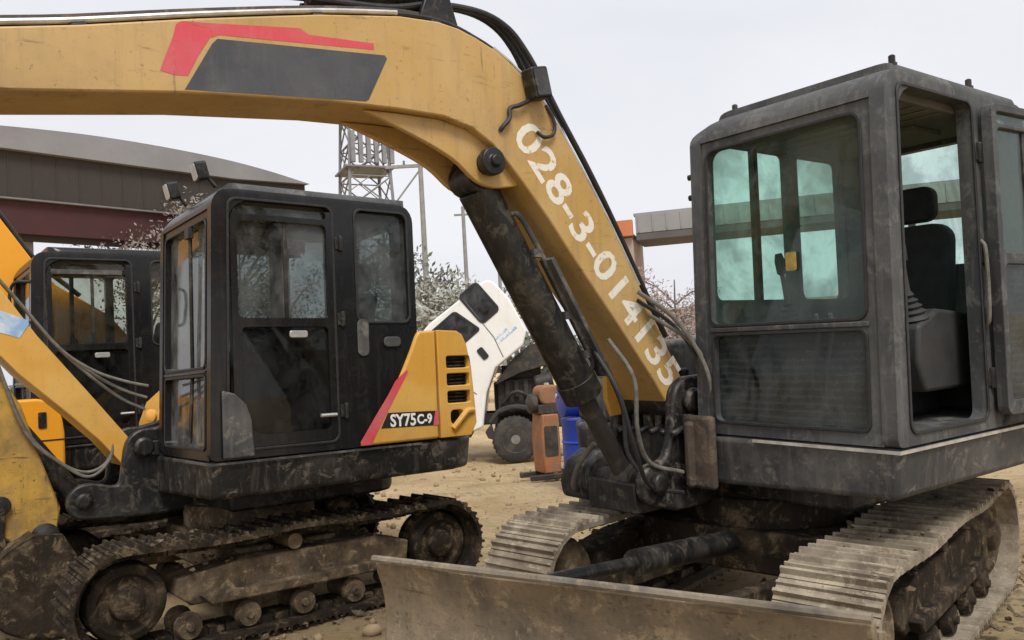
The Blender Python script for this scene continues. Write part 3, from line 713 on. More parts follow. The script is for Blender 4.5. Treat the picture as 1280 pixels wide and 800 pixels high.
# loose hoses at the foot of the boom
for pts, r, m_ in (([(.93, -.06, 1.86), (.76, .02, 1.72), (.66, .10, 1.52), (.62, .13, 1.34), (.60, .08, 1.15)], .012, 'dusty_rubber'),
                   ([(.90, -.10, 1.82), (.72, -.02, 1.68), (.63, .05, 1.5), (.62, .06, 1.32)], .011, 'rubber'),
                   ([(.86, -.06, 1.74), (.68, .04, 1.60), (.60, .13, 1.42), (.58, .15, 1.22)], .011, 'dusty_rubber'),
                   ([(1.10, -.12, 1.62), (1.05, .0, 1.42), (1.02, -.02, 1.15), (.92, -.04, .97), (.72, 0, .90)], .012, 'dusty_rubber'),
                   ([(1.16, -.16, 1.56), (1.14, -.02, 1.35), (1.06, .0, 1.05), (.95, -.02, .86), (.75, .02, .80)], .012, 'rubber'),
                   ([(1.06, -.20, 1.50), (.98, -.16, 1.25), (.98, -.14, 1.02), (.90, -.05, .84)], .013, 'rubber'),
                   ([(.98, -.40, 1.05), (1.0, -.52, .92), (.95, -.62, .78), (.78, -.66, .74), (.66, -.6, .80)], .016, 'dusty_rubber')):
    bm = new(); tube(bm, spline(pts, 6), r, 8); finish('hose', bm, M[m_], ex1)
bm = new(); prism(bm, [(.83, 1.44), (.62, 1.24), (.64, 1.19), (.79, 1.18), (.83, 1.28)], 'y', -.475, -.442); finish('lit_foot_plate', bm, M['yellow'], boom, .006)  # brighter yellow plate stands in for the boom's underside catching light
bm = new(); prism(bm, [(.66, .70), (.66, .96), (.74, .98), (.86, .92), (.92, .80), (.90, .70)], 'y', -.80, -.54); finish('valve_cover', bm, M['deck_dark'], ex1, .03, 40, 3)
bm = new(); box(bm, .655, .0, .82, .70, .19, 1.20); tube(bm, [(.70, .04, 1.17), (.70, .04, .82)], .03, 10); finish('hose_plate', bm, M['rust'], ex1, .02)

# ---- the middle machine
ex2 = thing('excavator', 'middle excavator with a black cab and a yellow engine cover striped in red', 'excavator',
            (-2.016, 6.129, -.024), (R(.7), R(-1.0), R(218.1)), G_EX)
P2 = dict(trim=M['steel'], cab=M['black_cab'], deck=M['deck_dark'], dark=M['black'], lip=M['deck'], body=M['yellow'], roof=M['grey_cab'],
          glass=M['clear_glass'], front_glass=M['sky_sheen_dust_glass'], lower_glass=M['sky_sheen_dust_glass'], door_glass=M['clear_glass'], door_panel=M['dark_glass'], wiper=True)
undercarriage(ex2, 0, dict(track=M['mud_dark'], frame=M['mud'], hub=M['mud_dark'], blade=M['blade']), False)
pan, lc = house(ex2, P2); cab(ex2, P2); door(ex2, P2, False)
bracket(ex2, P2, (.72, 1.16), (1.10, .84))
# stripe and type lettering on the engine cover
bm = new(); prism(bm, [(-.318, 1.135), (-.43, 1.29), (-.535, 1.43), (-.60, 1.528), (-.69, 1.60), (-.70, 1.585), (-.46, 1.22), (-.40, 1.115), (-.33, 1.115)], 'y', 1.1685, 1.171)
finish('red_stripe', bm, M['red'], pan)
bm = new(); prism(bm, [(-.475, 1.215), (-.93, 1.205), (-.93, 1.305), (-.53, 1.315)], 'y', 1.1685, 1.1705); finish('name_strip', bm, M['black_sticker'], pan)
bm = new(); prism(bm, [(-.885, 1.206), (-.93, 1.205), (-.93, 1.305), (-.905, 1.305)], 'y', 1.1708, 1.172); finish('red_end', bm, M['red'], pan)
text_mesh('type_lettering', 'SY75', M['white_sticker'], pan, (-.545, 1.1725, 1.222), (-1, 0, -.012), (0, 0, 1), .115, 1.0, .20, .0008, 0, .003)
text_mesh('type_lettering', 'C-9', M['white_sticker'], pan, (-.755, 1.1725, 1.226), (-1, 0, -.012), (0, 0, 1), .09, 1.0, .12, .0008, 0, .003)
# rear cab panel: lock, black cover below the rear window
bm = new(); prism(bm, rr(-.66, 1.76, -.53, 1.83, .03), 'y', 1.146, 1.162); finish('lock', bm, M['deck'], ex2, .006)
bm = new(); lathe(bm, (-.36, 1.146, 1.88), (0, 1, 0), [(0, .02), (.012, .02), (.014, .008)], 12); finish('bolt', bm, M['deck'], ex2)
bm = new(); prism(bm, rr(-.42, 1.70, -.335, 1.95, .04), 'y', 1.146, 1.156); finish('hinge_plate', bm, M['deck'], ex2, .006)
bm = new(); prism(bm, [(.575, 1.115), (.575, 1.52), (.50, 1.50), (.43, 1.43), (.40, 1.34), (.385, 1.115)], 'y', 1.152, 1.172); finish('step_cover', bm, M['deck'], ex2, .012, 40, 3)
bm = new(); tube(bm, spline([(.60, .0, 1.10), (.66, -.5, 1.12), (.66, -1.0, 1.08), (.60, -1.14, 1.02), (.58, -1.15, .85)], 6), .022, 8); finish('deck_rail', bm, M['deck'], ex2)
bm = new(); lathe(bm, (.52, -.58, 1.36), (1, .6, 0), [(0, .05), (.02, .05), (.03, .03)], 14); finish('reflector', bm, M['amber'], ex2)
# boom, cylinder
t2 = [(2.75, 3.55), (2.3, 3.12), (1.95, 2.74), (1.75, 2.49), (1.556, 2.254), (1.347, 1.942), (1.032, 1.536), (.80, 1.23), (.70, 1.06)]
b2 = [(.74, 1.02), (.84, 1.04), (.98, 1.22), (1.175, 1.42), (1.463, 1.70), (1.559, 1.815), (1.80, 2.05), (2.2, 2.48), (2.75, 3.15)]
bm = new(); prism(bm, t2+b2, 'y', -.44, -.10); boom2 = finish('boom', bm, M['yellow'], ex2, .008)
bm = new(); prism(bm, [(1.60, 2.16), (1.56, 2.11), (1.40, 2.045), (1.395, 2.02), (1.45, 1.93), (1.60, 1.98)], 'y', -.0995, -.097); finish('blue_sticker', bm, M['blue_sticker'], boom2)
bm = new(); tube(bm, [(1.10, -.27, .84), (1.75, -.27, 1.75)], .07, 16); finish('boom_cylinder', bm, M['black'], ex2)
for k, (y, d) in enumerate(((-.12, .03), (-.16, .04), (-.21, .045))):
    bm = new(); tube(bm, spline([(2.2, y, 3.07+d), (1.75, y, 2.53+d), (1.45, y, 2.14+d), (1.22, y+.02, 1.83+d), (1.02, y+.06, 1.70-.02*k), (.84, y+.12, 1.62-.06*k), (.70, y+.16, 1.58-.08*k)], 5), .010, 8)
    finish('hose', bm, M['dusty_rubber'], boom2)
# arm folded down with its linkage and bucket
bm = new(); prism(bm, [(1.50, 1.60), (1.44, 1.50), (1.33, 1.15), (1.215, .80), (1.235, .66), (1.33, .57), (1.46, .58), (1.60, .70), (1.90, 1.10), (2.25, 1.75), (2.35, 2.6), (2.1, 2.6)], 'y', -.36, -.16)
arm2 = finish('arm', bm, M['worn_yellow'], ex2, .012)
bm = new(); lathe(bm, (1.31, -.40, .63), (0, 1, 0), [(0, .04), (0, .07), (.03, .07), (.03, .05), (.25, .05), (.25, .085), (.28, .085), (.29, .05), (.30, .03)], 18)
lathe(bm, (1.56, -.40, .86), (0, 1, 0), [(0, .03), (.25, .03), (.25, .06), (.28, .06), (.285, .03)], 16); finish('arm_pin', bm, M['black'], arm2, .004)
for y in (-.385, -.155):
    bm = new(); prism(bm, [(1.52, .90), (1.62, .88), (1.64, .70), (1.60, .54), (1.52, .54), (1.54, .70)], 'y', y, y+.03); finish('bucket_link', bm, M['mud_dark'], ex2, .008)
outer = sm2([(1.40, .68), (1.58, .56), (1.67, .34), (1.60, .14), (1.40, .03), (1.16, .02), (.98, .06)], 4)
bm = new(); prism(bm, outer+[(x*.955+.06, z*.93+.025) for x, z in outer[::-1]], 'y', -.60, .06)
for y in (-.60, .04): prism(bm, outer+[(1.0, .14), (1.10, .40), (1.24, .66)], 'y', y, y+.02)
for k in range(5): box(bm, .90, -.58+.145*k, .035, 1.0, -.53+.145*k, .075)
finish('bucket', bm, M['mud_dark'], ex2, .006)
bm = new(); prism(bm, [(1.30, .60), (1.44, .66), (1.60, .90), (1.56, .94), (1.40, .74)], 'y', -.34, -.20); finish('bucket_hanger', bm, M['black'], ex2, .01)
for k, y in enumerate((-.14, -.12)):
    bm = new(); tube(bm, spline([(1.60, y, 1.86), (1.42, y, 1.34-.02*k), (1.22, y+.01, 1.10), (1.05, y+.02, 1.02-.03*k), (.92, y+.02, 1.10), (.90, y, 1.28)], 6), .011, 8); finish('hose', bm, M['dusty_rubber'], ex2)

# ---- the far machine on the left: orange
ex3 = thing('excavator', 'farthest excavator with orange boom and black cab, half hidden behind the middle machine', 'excavator',
            (-4.239, 8.152, 0), (0, 0, R(218.1)), G_EX)
P3 = dict(P2, body=M['orange'], roof=M['black_cab'], wiper=False, front_glass=M['far_glass'], glass=M['far_glass'], door_glass=M['far_glass'])
undercarriage(ex3, 0, dict(track=M['mud_dark'], frame=M['mud_dark'], hub=M['mud'], blade=M['blade']), False)
house(ex3, P3); cab(ex3, P3); door(ex3, P3, False)
bm = new(); prism(bm, [(2.6, 5.1), (1.9, 4.75), (1.2, 4.0), (.677, 3.24), (.388, 2.80), (.22, 2.60), (.0, 2.46), (-.25, 2.30), (-.48, 2.02), (-.60, 1.7), (-.62, 1.3), (-.40, 1.22), (.0, 1.4), (.2, 1.75), (.60, 2.40), (1.0, 2.95), (1.5, 3.6), (2.0, 4.2), (2.6, 4.65)], 'y', -.50, -.10)
b3 = finish('boom', bm, M['orange'], ex3, .01)
for s in (0, .05):
    bm = new(); tube(bm, spline([(1.2, -.14-s, 4.06), (.677, -.14-s, 3.30), (.388, -.14-s, 2.86), (0, -.14-s, 2.50)], 4), .02, 8); finish('hose', bm, M['rubber'], b3)
bm = new(); tube(bm, spline([(.60, 1.05, 2.15), (.72, .98, 2.18), (.74, .97, 2.3), (.74, .97, 2.42), (.70, 1.0, 2.50), (.58, 1.06, 2.5)], 4), .014, 8); finish('grab_rail', bm, M['black'], ex3)
bm = new(); prism(bm, rr(-.10, 2.56, .46, 2.60, .01), 'y', 1.152, 1.16); finish('door_trim', bm, M['deck'], ex3)
# orange tool box beside the cab front
bm = new(); prism(bm, [(.43, .84), (.43, 1.22), (.445, 1.34), (.48, 1.43), (.54, 1.49), (.62, 1.51), (.86, 1.51), (.90, 1.47), (.90, .84)], 'y', 1.16, 1.40)
tbx = finish('tool_box', bm, M['orange'], ex3, .02, 40, 3)
bm = new(); prism(bm, rr(.56, 1.27, .62, 1.40, .012), 'y', 1.4005, 1.408); finish('tool_box_latch', bm, M['black'], tbx)
bm = new(); box(bm, .43, 1.4005, 1.165, .90, 1.404, 1.175); finish('tool_box_seam', bm, M['black'], tbx)

# ------------------------------------------------------------------ truck with its cab tipped forward
tr = thing('truck', 'white truck with its cab tipped forward and engine bared, behind the machines', 'truck', (0, 13.0, 0), (0, 0, 0))
W = 1.75
cabp = [(-1.40, 2.16), (-1.30, 2.26), (-.50, 2.83), (-.36, 2.90), (-.26, 2.86), (-.02, 2.58), (.22, 2.06), (.16, 1.84), (-.30, 1.50), (-.46, 1.12), (-.50, .90), (-.545, .58), (-.70, .52), (-1.0, .62), (-1.62, 1.30), (-1.72, 1.55)]
bm = new(); prism(bm, cabp, 'y', 0, W); tc_ = finish('cab', bm, M['white_cab'], tr, .03, 30, 3)
def quad_win(name, pts, m_, y0, y1, parent):
    bm = new(); prism(bm, pts, 'y', y0, y1); return finish(name, bm, m_, parent, .004)
def rot_rr(cx, cz, w, h, ang, r, sk=0):
    a = R(ang); out = []
    for x, z in rr(-w/2, -h/2, w/2, h/2, r):
        x += sk*z; out.append((cx+x*math.cos(a)-z*math.sin(a), cz+x*math.sin(a)+z*math.cos(a)))
    return out
w1 = quad_win('rear_cab_window', rot_rr(-.505, 2.535, .33, .54, 38, .05), M['pale_glass'], -.006, .01, tc_)
bm = new(); prism(bm, rot_rr(-.505, 2.535, .39, .60, 38, .08), 'y', -.010, .012, [rot_rr(-.505, 2.535, .325, .535, 38, .05)]); finish('window_seal', bm, M['rubber'], w1)
w2 = quad_win('door_window', rot_rr(-.985, 2.055, .66, .44, 38, .04, -.25), M['pale_glass'], -.006, .01, tc_)
bm = new(); prism(bm, rot_rr(-.985, 2.055, .73, .50, 38, .06, -.25), 'y', -.010, .012, [rot_rr(-.985, 2.055, .655, .435, 38, .04, -.25)]); finish('window_seal', bm, M['rubber'], w2)
bm = new(); prism(bm, rot_rr(-.49, 1.735, .11, .20, 36, .03), 'y', -.014, .01); finish('door_handle', bm, M['rubber'], tc_)
bm = new()
for a, b in (((-.73, 2.58), (-.30, 1.98)), ((-.30, 1.98), (-.17, 1.66)), ((-1.28, 1.62), (-.62, 1.10)), ((-1.28, 1.62), (-1.36, 2.08))):
    tube(bm, [(a[0], -.001, a[1]), (b[0], -.001, b[1])], .008, 6)
finish('door_seam', bm, M['column'], tc_)
bm = new(); tube(bm, spline([(-1.42, .02, 1.98), (-1.50, -.14, 2.06), (-1.46, -.18, 1.86)], 4), .014, 6); box(bm, -1.50, -.26, 1.66, -1.44, -.10, 1.92); finish('mirror', bm, M['rubber'], tc_, .01)
bm = new(); prism(bm, [(-1.66, 1.42), (-1.56, 1.52), (-1.30, 2.06), (-1.40, 2.10)], 'y', .12, W-.12); finish('windshield', bm, M['dark_glass'], tc_)
a = R(38)
for k, s in enumerate(('\u2022 \u2022\u2022\u2022 \u2022\u2022', )):
    pass
bm = new()
for r_, (n_, dz) in enumerate(((6, .0), (9, -.075))):     # two short blurred lines of small blue lettering
    for k in range(n_):
        cx = -.36+.05*k; x = cx*1; 
        box(bm, 0, -.003, 0, .034, 0.001, .008+.028*((k*7+r_*3) % 3)/2+.012, Matrix.Translation((-.27+.043*k*math.cos(a)-dz*math.sin(a)*1, 0, 1.93+.043*k*math.sin(a)+dz*math.cos(a))) @ Matrix.Rotation(-a, 4, 'Y'))
finish('door_lettering', bm, M['blue_sticker'], tc_)
bm = new(); lathe(bm, (-.05, -.04, .36), (0, 1, 0), [(0, .20), (.0, .30), (.03, .355), (.05, .362), (.20, .362), (.22, .355), (.25, .30), (.25, .2)], 32)
for k in range(30):
    box(bm, -.02, .02, .352, .02, .18, .372, Matrix.Translation((-.05, -.02, .36)) @ Matrix.Rotation(k*2*math.pi/30, 4, 'Y'))
wh = finish('wheel', bm, M['tyre'], tr, .006)
bm = new(); lathe(bm, (-.05, -.045, .36), (0, 1, 0), [(.0, .02), (.0, .07), (.02, .08), (.05, .09), (.06, .13), (.03, .19), (.0, .205), (.20, .2)], 28)
for k in range(6): box(bm, -.012, -.012, .098, .012, .05, .122, Matrix.Translation((-.05, 0, .36)) @ Matrix.Rotation(k*math.pi/3, 4, 'Y'))
finish('rim', bm, M['rim'], wh)
for x, y in ((-.05, W-.22), (2.7, -.04), (2.7, W-.22)):
    c_ = wh.copy(); C.objects.link(c_); c_.location = (x+.05, y+.04, 0)
    for g in wh.children:
        d_ = g.copy(); C.objects.link(d_); d_.parent = c_
bm = new(); prism(bm, [(-.52, .50), (-.48, .40), (-.36, .36), (-.42, .62)], 'y', .0, .22); prism(bm, sm2([(.42, .42), (.40, .66), (.18, .86), (-.05, .90), (-.30, .84), (-.46, .66)], 4)+[(-.42, .63), (-.28, .79), (-.05, .85), (.15, .81), (.35, .63), (.37, .42)], 'y', -.02, .28)
finish('fender', bm, M['chassis'], tr, .01)
bm = new()
for y in (.45, 1.15): box(bm, -.9, y, .58, 4.2, y+.09, .76)
box(bm, -.95, .1, .42, -.75, 1.65, .68); box(bm, .5, .40, .6, .6, 1.3, .74)
finish('chassis', bm, M['chassis'], tr, .01)
bm = new(); box(bm, -.30, .35, .70, .55, 1.2, 1.30); box(bm, -.22, .42, 1.30, .42, 1.1, 1.52); box(bm, -.36, .5, .8, -.30, 1.1, 1.25)
for k in range(4): box(bm, -.18+.15*k, .30, 1.0, -.10+.15*k, .36, 1.28)
lathe(bm, (.3, .25, 1.2), (1, 0, .2), [(0, .1), (.03, .13), (.28, .13), (.30, .1)], 16)
tube(bm, spline([(.5, .28, 1.3), (.62, .28, 1.5), (.5, .3, 1.7), (.3, .35, 1.75)], 5), .05, 10)
tube(bm, spline([(-.25, .30, .9), (.0, .22, 1.1), (.3, .24, .95), (.55, .26, .8)], 5), .03, 8)
prism(bm, [(-.34, 1.22), (-.05, 1.60), (.25, 1.84), (.42, 1.86), (.60, 1.70), (.55, 1.5), (.1, 1.40)], 'y', .16, .40)
finish('engine', bm, M['engine'], tr, .015)
bm = new(); box(bm, .62, .18, .50, 1.05, .45, .82); finish('fuel_tank', bm, M['chassis'], tr, .03)
bm = new(); box(bm, 1.05, -.05, .84, 4.3, W+.05, .92)
box(bm, 1.05, -.05, .92, 1.10, W+.05, 1.40); box(bm, 4.25, -.05, .92, 4.30, W+.05, 1.32); box(bm, 1.10, -.05, .92, 4.25, -.01, 1.32); box(bm, 1.10, W+.01, .92, 4.25, W+.05, 1.32)
for k in range(6): box(bm, 1.25+.58*k, -.075, .9, 1.31+.58*k, -.05, 1.32)
finish('cargo_bed', bm, M['chassis'], tr, .008)

# ------------------------------------------------------------------ small things behind the boom foot
bd = thing('drum', 'blue steel drum standing behind the foot of the nearest boom', 'drum', (.80, 10.0, 0))
bm = new(); lathe(bm, (0, 0, 0), (0, 0, 1), [(0, .27), (.02, .285), (.04, .275), (.27, .275), (.285, .29), (.30, .275), (.57, .275), (.585, .29), (.60, .275), (.83, .275), (.85, .285), (.865, .28), (.865, .262), (.85, .25)], 32)
finish('drum_body', bm, M['blue'], bd)
bm = new(); lathe(bm, (.14, .05, .85), (0, 0, 1), [(0, .03), (.015, .03), (.016, .02)], 12); finish('cap', bm, M['steel'], bd)
bb = thing('drum', 'dented blue drum lying on its side on top of the upright blue one', 'drum', (.80, 10.0, 1.08), (R(0), R(0), R(15)))
bm = new(); lathe(bm, (-.30, 0, 0), (1, 0, 0), [(0, .15), (.02, .20), (.04, .195), (.20, .195), (.21, .205), (.22, .195), (.40, .195), (.41, .205), (.42, .195), (.56, .195), (.58, .20), (.60, .15)], 28)
finish('drum_body', bm, M['blue'], bb)
bm = new(); lathe(bm, (-.303, .08, .06), (-1, 0, 0), [(0, .03), (.012, .03), (.014, .02)], 10); finish('cap', bm, M['steel'], bb)
pm = thing('pump', 'upright dirty orange pump cabinet on skids between the truck wheel and the blue drums', 'pump', (.36, 11.2, 0), (0, 0, R(20)))
for y in (-.2, .2):
    bm = new(); box(bm, -.32, y-.03, .0, .34, y+.03, .07); finish('skid', bm, M['engine'], pm, .01)
bm = new(); prism(bm, [(-.11, .075), (.13, .075), (.14, .5), (.13, .855), (-.10, .855), (-.13, .5)], 'y', -.19, .19); cb = finish('cabinet', bm, M['orange_metal'], pm, .02, 40, 3)
bm = new(); prism(bm, rr(-.09, .30, .10, .70, .03), 'y', -.197, -.189); finish('cabinet_door', bm, M['engine'], cb)
bm = new(); prism(bm, rr(-.10, .98, .22, 1.24, .09), 'y', -.15, .15); finish('tank', bm, M['orange_metal'], pm, .03, 40, 3)
bm = new(); box(bm, -.13, -.14, .86, .20, .14, .985); lathe(bm, (-.12, 0, 1.0), (-1, 0, 0), [(0, .13), (.08, .13), (.10, .10), (.12, .03)], 20)
finish('motor', bm, M['engine'], pm, .01)
bm = new(); lathe(bm, (.06, 0, 1.235), (0, 0, 1), [(0, .035), (.03, .035), (.035, .02)], 12); finish('cap', bm, M['steel'], pm)

# ------------------------------------------------------------------ sheds
A = Vector((-17.75, 28.8, 0)); dr = Vector((.669, .743, 0)); aw = Vector((-.743, .669, 0))
ang = math.atan2(dr.y, dr.x)
sh = thing('shed', 'big open shed with curved grey roof over dark brown cladding and a dull red band', 'shed', A, (0, 0, ang))
roof_t = [(-16, 9.0), (-10, 9.85), (-5, 10.45), (-1, 10.82), (2.34, 11.03), (5.2, 11.05), (8.2, 10.93), (10.5, 10.70), (12.7, 10.36)]
bm = new(); prism(bm, sm2(roof_t, 5)+[(12.7, 10.34), (9, 10.12), (5, 10.10), (0, 10.10), (-8, 9.35), (-16, 9.0)], 'y', -.25, 7.5); finish('roof', bm, M['roof_sheet'], sh, .03)
bm = new(); prism(bm, [(-16, 8.4), (12.6, 8.4), (12.6, 10.33), (9, 10.115), (5, 10.095), (0, 10.095), (-8, 9.345), (-16, 8.99)], 'y', 0, .25)
for k in range(36): box(bm, -15.8+.8*k, -.02, 8.42, -15.76+.8*k, -.003, 9.0 if k < 20 else 10.0)
finish('cladding', bm, M['fascia_brown'], sh)
bm = new(); box(bm, -16, -.12, 8.34, 12.65, .2, 8.40); finish('gutter', bm, M['column'], sh)
bm = new(); box(bm, -16, .06, 7.15, 12.5, .3, 8.33); finish('red_band', bm, M['fascia_red'], sh)
bm = new(); box(bm, -16, .32, 6.95, 12.4, .6, 7.6); finish('beam', bm, M['fascia_brown'], sh)
for x in (-9.5, 1.0, 11.8):
    bm = new(); box(bm, x-.2, .65, 0, x+.2, 1.05, 9.6); box(bm, x-.35, .5, 0, x+.35, 1.2, .3); finish('column', bm, M['column'], sh, .02)
    bm = new(); box(bm, x-.2, 6.6, 0, x+.2, 7.0, 10.0); finish('column', bm, M['column'], sh, .02)

cd = Vector((16.7-6.6, 32.0-35.0, 0)); ca = math.atan2(cd.y, cd.x)
cn = thing('canopy', 'long grey canopy on steel posts seen beside and through the grey cab', 'canopy', (5.55, 35.3, 0), (0, 0, ca))
bm = new(); box(bm, 0, 0, 6.75, 26, .25, 7.55); 
for k in range(44): box(bm, .1+.6*k, -.03, 6.78, .16+.6*k, -.002, 7.52)
finish('fascia', bm, M['canopy_grey'], cn, .01)
bm = new(); box(bm, 0, .02, 6.45, 26, 2.6, 6.74); finish('soffit', bm, M['canopy_dark'], cn)  # dark colour paints the shadow line below the fascia
bm = new(); box(bm, -.1, .26, 7.56, 26.1, 2.7, 7.66); finish('roof', bm, M['canopy_grey'], cn)
for x in (2.9, 11.0, 19.0, 25.5):
    bm = new(); box(bm, x-.12, 1.0, 0, x+.12, 1.25, 6.44); finish('column', bm, M['column'], cn)
bl = thing('building', 'brown brick stair tower with an orange board under its roof, left of the canopy', 'building', (3.95, 35.6, 0), (0, 0, ca))
bm = new(); box(bm, .45, .3, 0, 1.45, 3.5, 6.6); finish('wall', bm, M['wall'], bl)
bm = new(); box(bm, .1, 0, 6.65, 1.5, .25, 7.35); finish('board', bm, M['sign_orange'], bl, .02)
bm = new(); box(bm, .2, .26, 6.6, 1.5, 3.6, 6.75); finish('roof', bm, M['canopy_dark'], bl)
for z in (1.6, 4.0):
    bm = new(); box(bm, .7, .24, z, 1.2, .299, z+1.1); finish('window', bm, M['dark_glass'], bl)
wl_ = new(); box(wl_, 0, 0, 0, 34, .3, 3.2); box(wl_, -.05, -.05, 3.2, 34.05, .35, 3.32)
for k in range(9): box(wl_, k*4.2, -.08, 0, k*4.2+.35, 0, 3.2)
w_ = finish('yard_wall', wl_, M['wall'], None, .02); w_.location = (4.5, 33.0, 0); w_.rotation_euler.z = ca
tag(w_, 'pinkish rendered yard wall running behind the grey cab under the canopy', 'wall')

# ------------------------------------------------------------------ lattice tower and poles
tw = thing('lattice_tower', 'galvanised lattice tower rising behind the middle cab, top hidden by the boom', 'tower', (-6.8, 40, 0), (0, 0, R(25)))
H_, w0, w1_ = 17.0, 1.45, .75
def leg_at(sx, sy, z): h = w0+(w1_-w0)*z/H_; return Vector((sx*h, sy*h, z))
for sx in (-1, 1):
    for sy in (-1, 1):
        bm = new(); tube(bm, [leg_at(sx, sy, 0), leg_at(sx, sy, H_)], .075, 6); finish('leg', bm, M['galv'], tw)
bm = new(); nb = 11
for i in range(nb):
    za, zb = i*H_/nb, (i+1)*H_/nb
    cs = [(-1, -1), (1, -1), (1, 1), (-1, 1)]
    for k in range(4):
        p, q = cs[k], cs[(k+1) % 4]
        tube(bm, [leg_at(*p, za), leg_at(*q, zb)], .04, 5); tube(bm, [leg_at(*q, za), leg_at(*p, zb)], .04, 5); tube(bm, [leg_at(*p, zb), leg_at(*q, zb)], .035, 5)
        tube(bm, [leg_at(*p, (za+zb)/2), (leg_at(*p, zb)+leg_at(*q, zb))/2], .025, 5)
finish('bracing', bm, M['galv'], tw)
bm = new()
for z in (11.2, 14.0): box(bm, -1.2, -1.2, z, 1.2, 1.2, z+.08)
for k in range(6): box(bm, -.95+.38*k, -1.3, 11.4, -.75+.38*k, -1.1, 12.9)
finish('antenna_platform', bm, M['galv'], tw)
def pole(x, y, h, label, arm):
    p = thing('utility_pole', label, 'pole', (x, y, 0), (0, 0, 0), 'poles behind the truck')
    bm = new(); tube(bm, [(0, 0, 0), (0, 0, h)], .15, 10, .10); finish('shaft', bm, M['pole'], p)
    if arm:
        bm = new(); box(bm, -1.5, -.06, h-.15, .35, .06, h-.02); tube(bm, [(-.05, -.02, h-.3), (-1.1, -.02, h-1.6)], .04, 6); finish('crossarm', bm, M['pole'], p)
        for q in (-1.35, -.7):
            bm = new(); lathe(bm, (q, 0, h-.02), (0, 0, 1), [(0, .04), (.05, .06), (.1, .04), (.15, .06), (.2, .02)], 8); finish('insulator', bm, M['column'], p)
    else:
        bm = new(); box(bm, -.5, -.05, h-.5, .5, .05, h-.4); finish('crossarm', bm, M['pole'], p)
pole(-3.55, 35, 10.25, 'nearer utility pole with a long crossarm braced on its left side', True)
pole(-2.35, 45, 10.2, 'farther thin utility pole with a short crossarm, right of the braced one', False)
pole(-.62, 52, 9.4, 'thinnest utility pole, half hidden behind the boom cylinder', False)

# ------------------------------------------------------------------ trees
def tree(x, y, h, rad, zc, n, mat, label, seed, leaf=.10, squash=.8, group='trees at the edge of the yard'):
    rnd = random.Random(seed)
    t = thing('tree', label, 'tree', (x, y, 0), (0, 0, 0), group)
    bm = new(); tips = []
    tube(bm, spline([(0, 0, 0), (.05, 0, zc*.35), (-.04, .05, zc*.7), (0, 0, zc+rad*.4)], 4), .04*h*.5, 8, .02)
    for k in range(16):
        a = rnd.uniform(0, 6.283); z0 = zc*rnd.uniform(.4, 1.0); L = rad*rnd.uniform(.6, 1.05)
        e = Vector((L*math.cos(a), L*math.sin(a), z0+rad*rnd.uniform(.1, .8))); m_ = Vector((0, 0, z0)).lerp(e, .5)+Vector((0, 0, .1*rad))
        tube(bm, spline([(0, 0, z0), m_, e], 3), .022*h*.35, 5, .008); tips += [m_, e, m_.lerp(e, .5)]
        for j in range(3):
            e2 = e+Vector((rnd.uniform(-1, 1), rnd.uniform(-1, 1), rnd.uniform(-.3, 1)))*rad*.35
            tube(bm, [m_.lerp(e, .5), e2], .012, 4, .005); tips.append(e2)
    finish('trunk', bm, M['bark'], t)
    vs, fs = [], []
    for k in range(n):
        c = tips[rnd.randrange(len(tips))]
        s = rad*.30*rnd.random()**.6
        d = Vector((rnd.gauss(0, 1), rnd.gauss(0, 1), rnd.gauss(0, squash))).normalized()*s
        p = c+d; q = leaf*rnd.uniform(.6, 1.4)
        u = Vector((rnd.gauss(0, 1), rnd.gauss(0, 1), rnd.gauss(0, 1))).normalized(); w = u.orthogonal().normalized()
        i = len(vs); vs += [p-u*q, p+w*q*.45, p+u*q, p-w*q*.45]; fs.append((i, i+1, i+2, i+3))
    me = bpy.data.meshes.new('crown'); me.from_pydata([tuple(v) for v in vs], [], fs); me.materials.append(mat)
    o = bpy.data.objects.new('crown', me); C.objects.link(o); o.parent = t
tree(-2.6, 26, 5.6, 1.5, 3.3, 2600, M['leaf_b'], 'leafy grey green tree just right of the middle cab, above the tipped white cab', 3)
tree(-3.9, 29, 7.0, 1.7, 4.6, 2600, M['leaf_a'], 'taller thin tree close behind the rear edge of the middle cab', 4)
tree(-1.2, 33, 5.6, 1.6, 3.4, 2200, M['leaf_b'], 'pale scrubby tree between the utility poles and the boom cylinder', 5)
tree(-14.5, 33, 8.6, 2.5, 6.4, 3400, M['leaf_c'], 'bare twiggy tree under the left end of the curved shed roof', 6, .085)
tree(-11.8, 36, 8.8, 2.6, 6.4, 3400, M['leaf_a'], 'thin tree behind the orange machine, under the middle of the shed', 8, .085)
tree(-9.2, 34, 7.3, 2.0, 5.0, 2600, M['leaf_c'], 'small brown tree left of the middle cab, under the right part of the shed', 9, .085)
tree(6.0, 30, 5.6, 1.5, 3.6, 2000, M['leaf_d'], 'sparse pinkish brown tree left of the grey cab, below the canopy end', 10, .07)
tree(4.9, 28, 4.2, 1.3, 2.6, 1900, M['leaf_d'], 'low bare shrub tree beside the upper edge of the stencilled boom', 11, .07)
tree(6.9, 28, 3.6, 1.2, 2.2, 1700, M['leaf_d'], 'lowest pinkish shrub tree, touching the left pillar of the grey cab', 12, .07)
rnd = random.Random(21); vs, fs = [], []
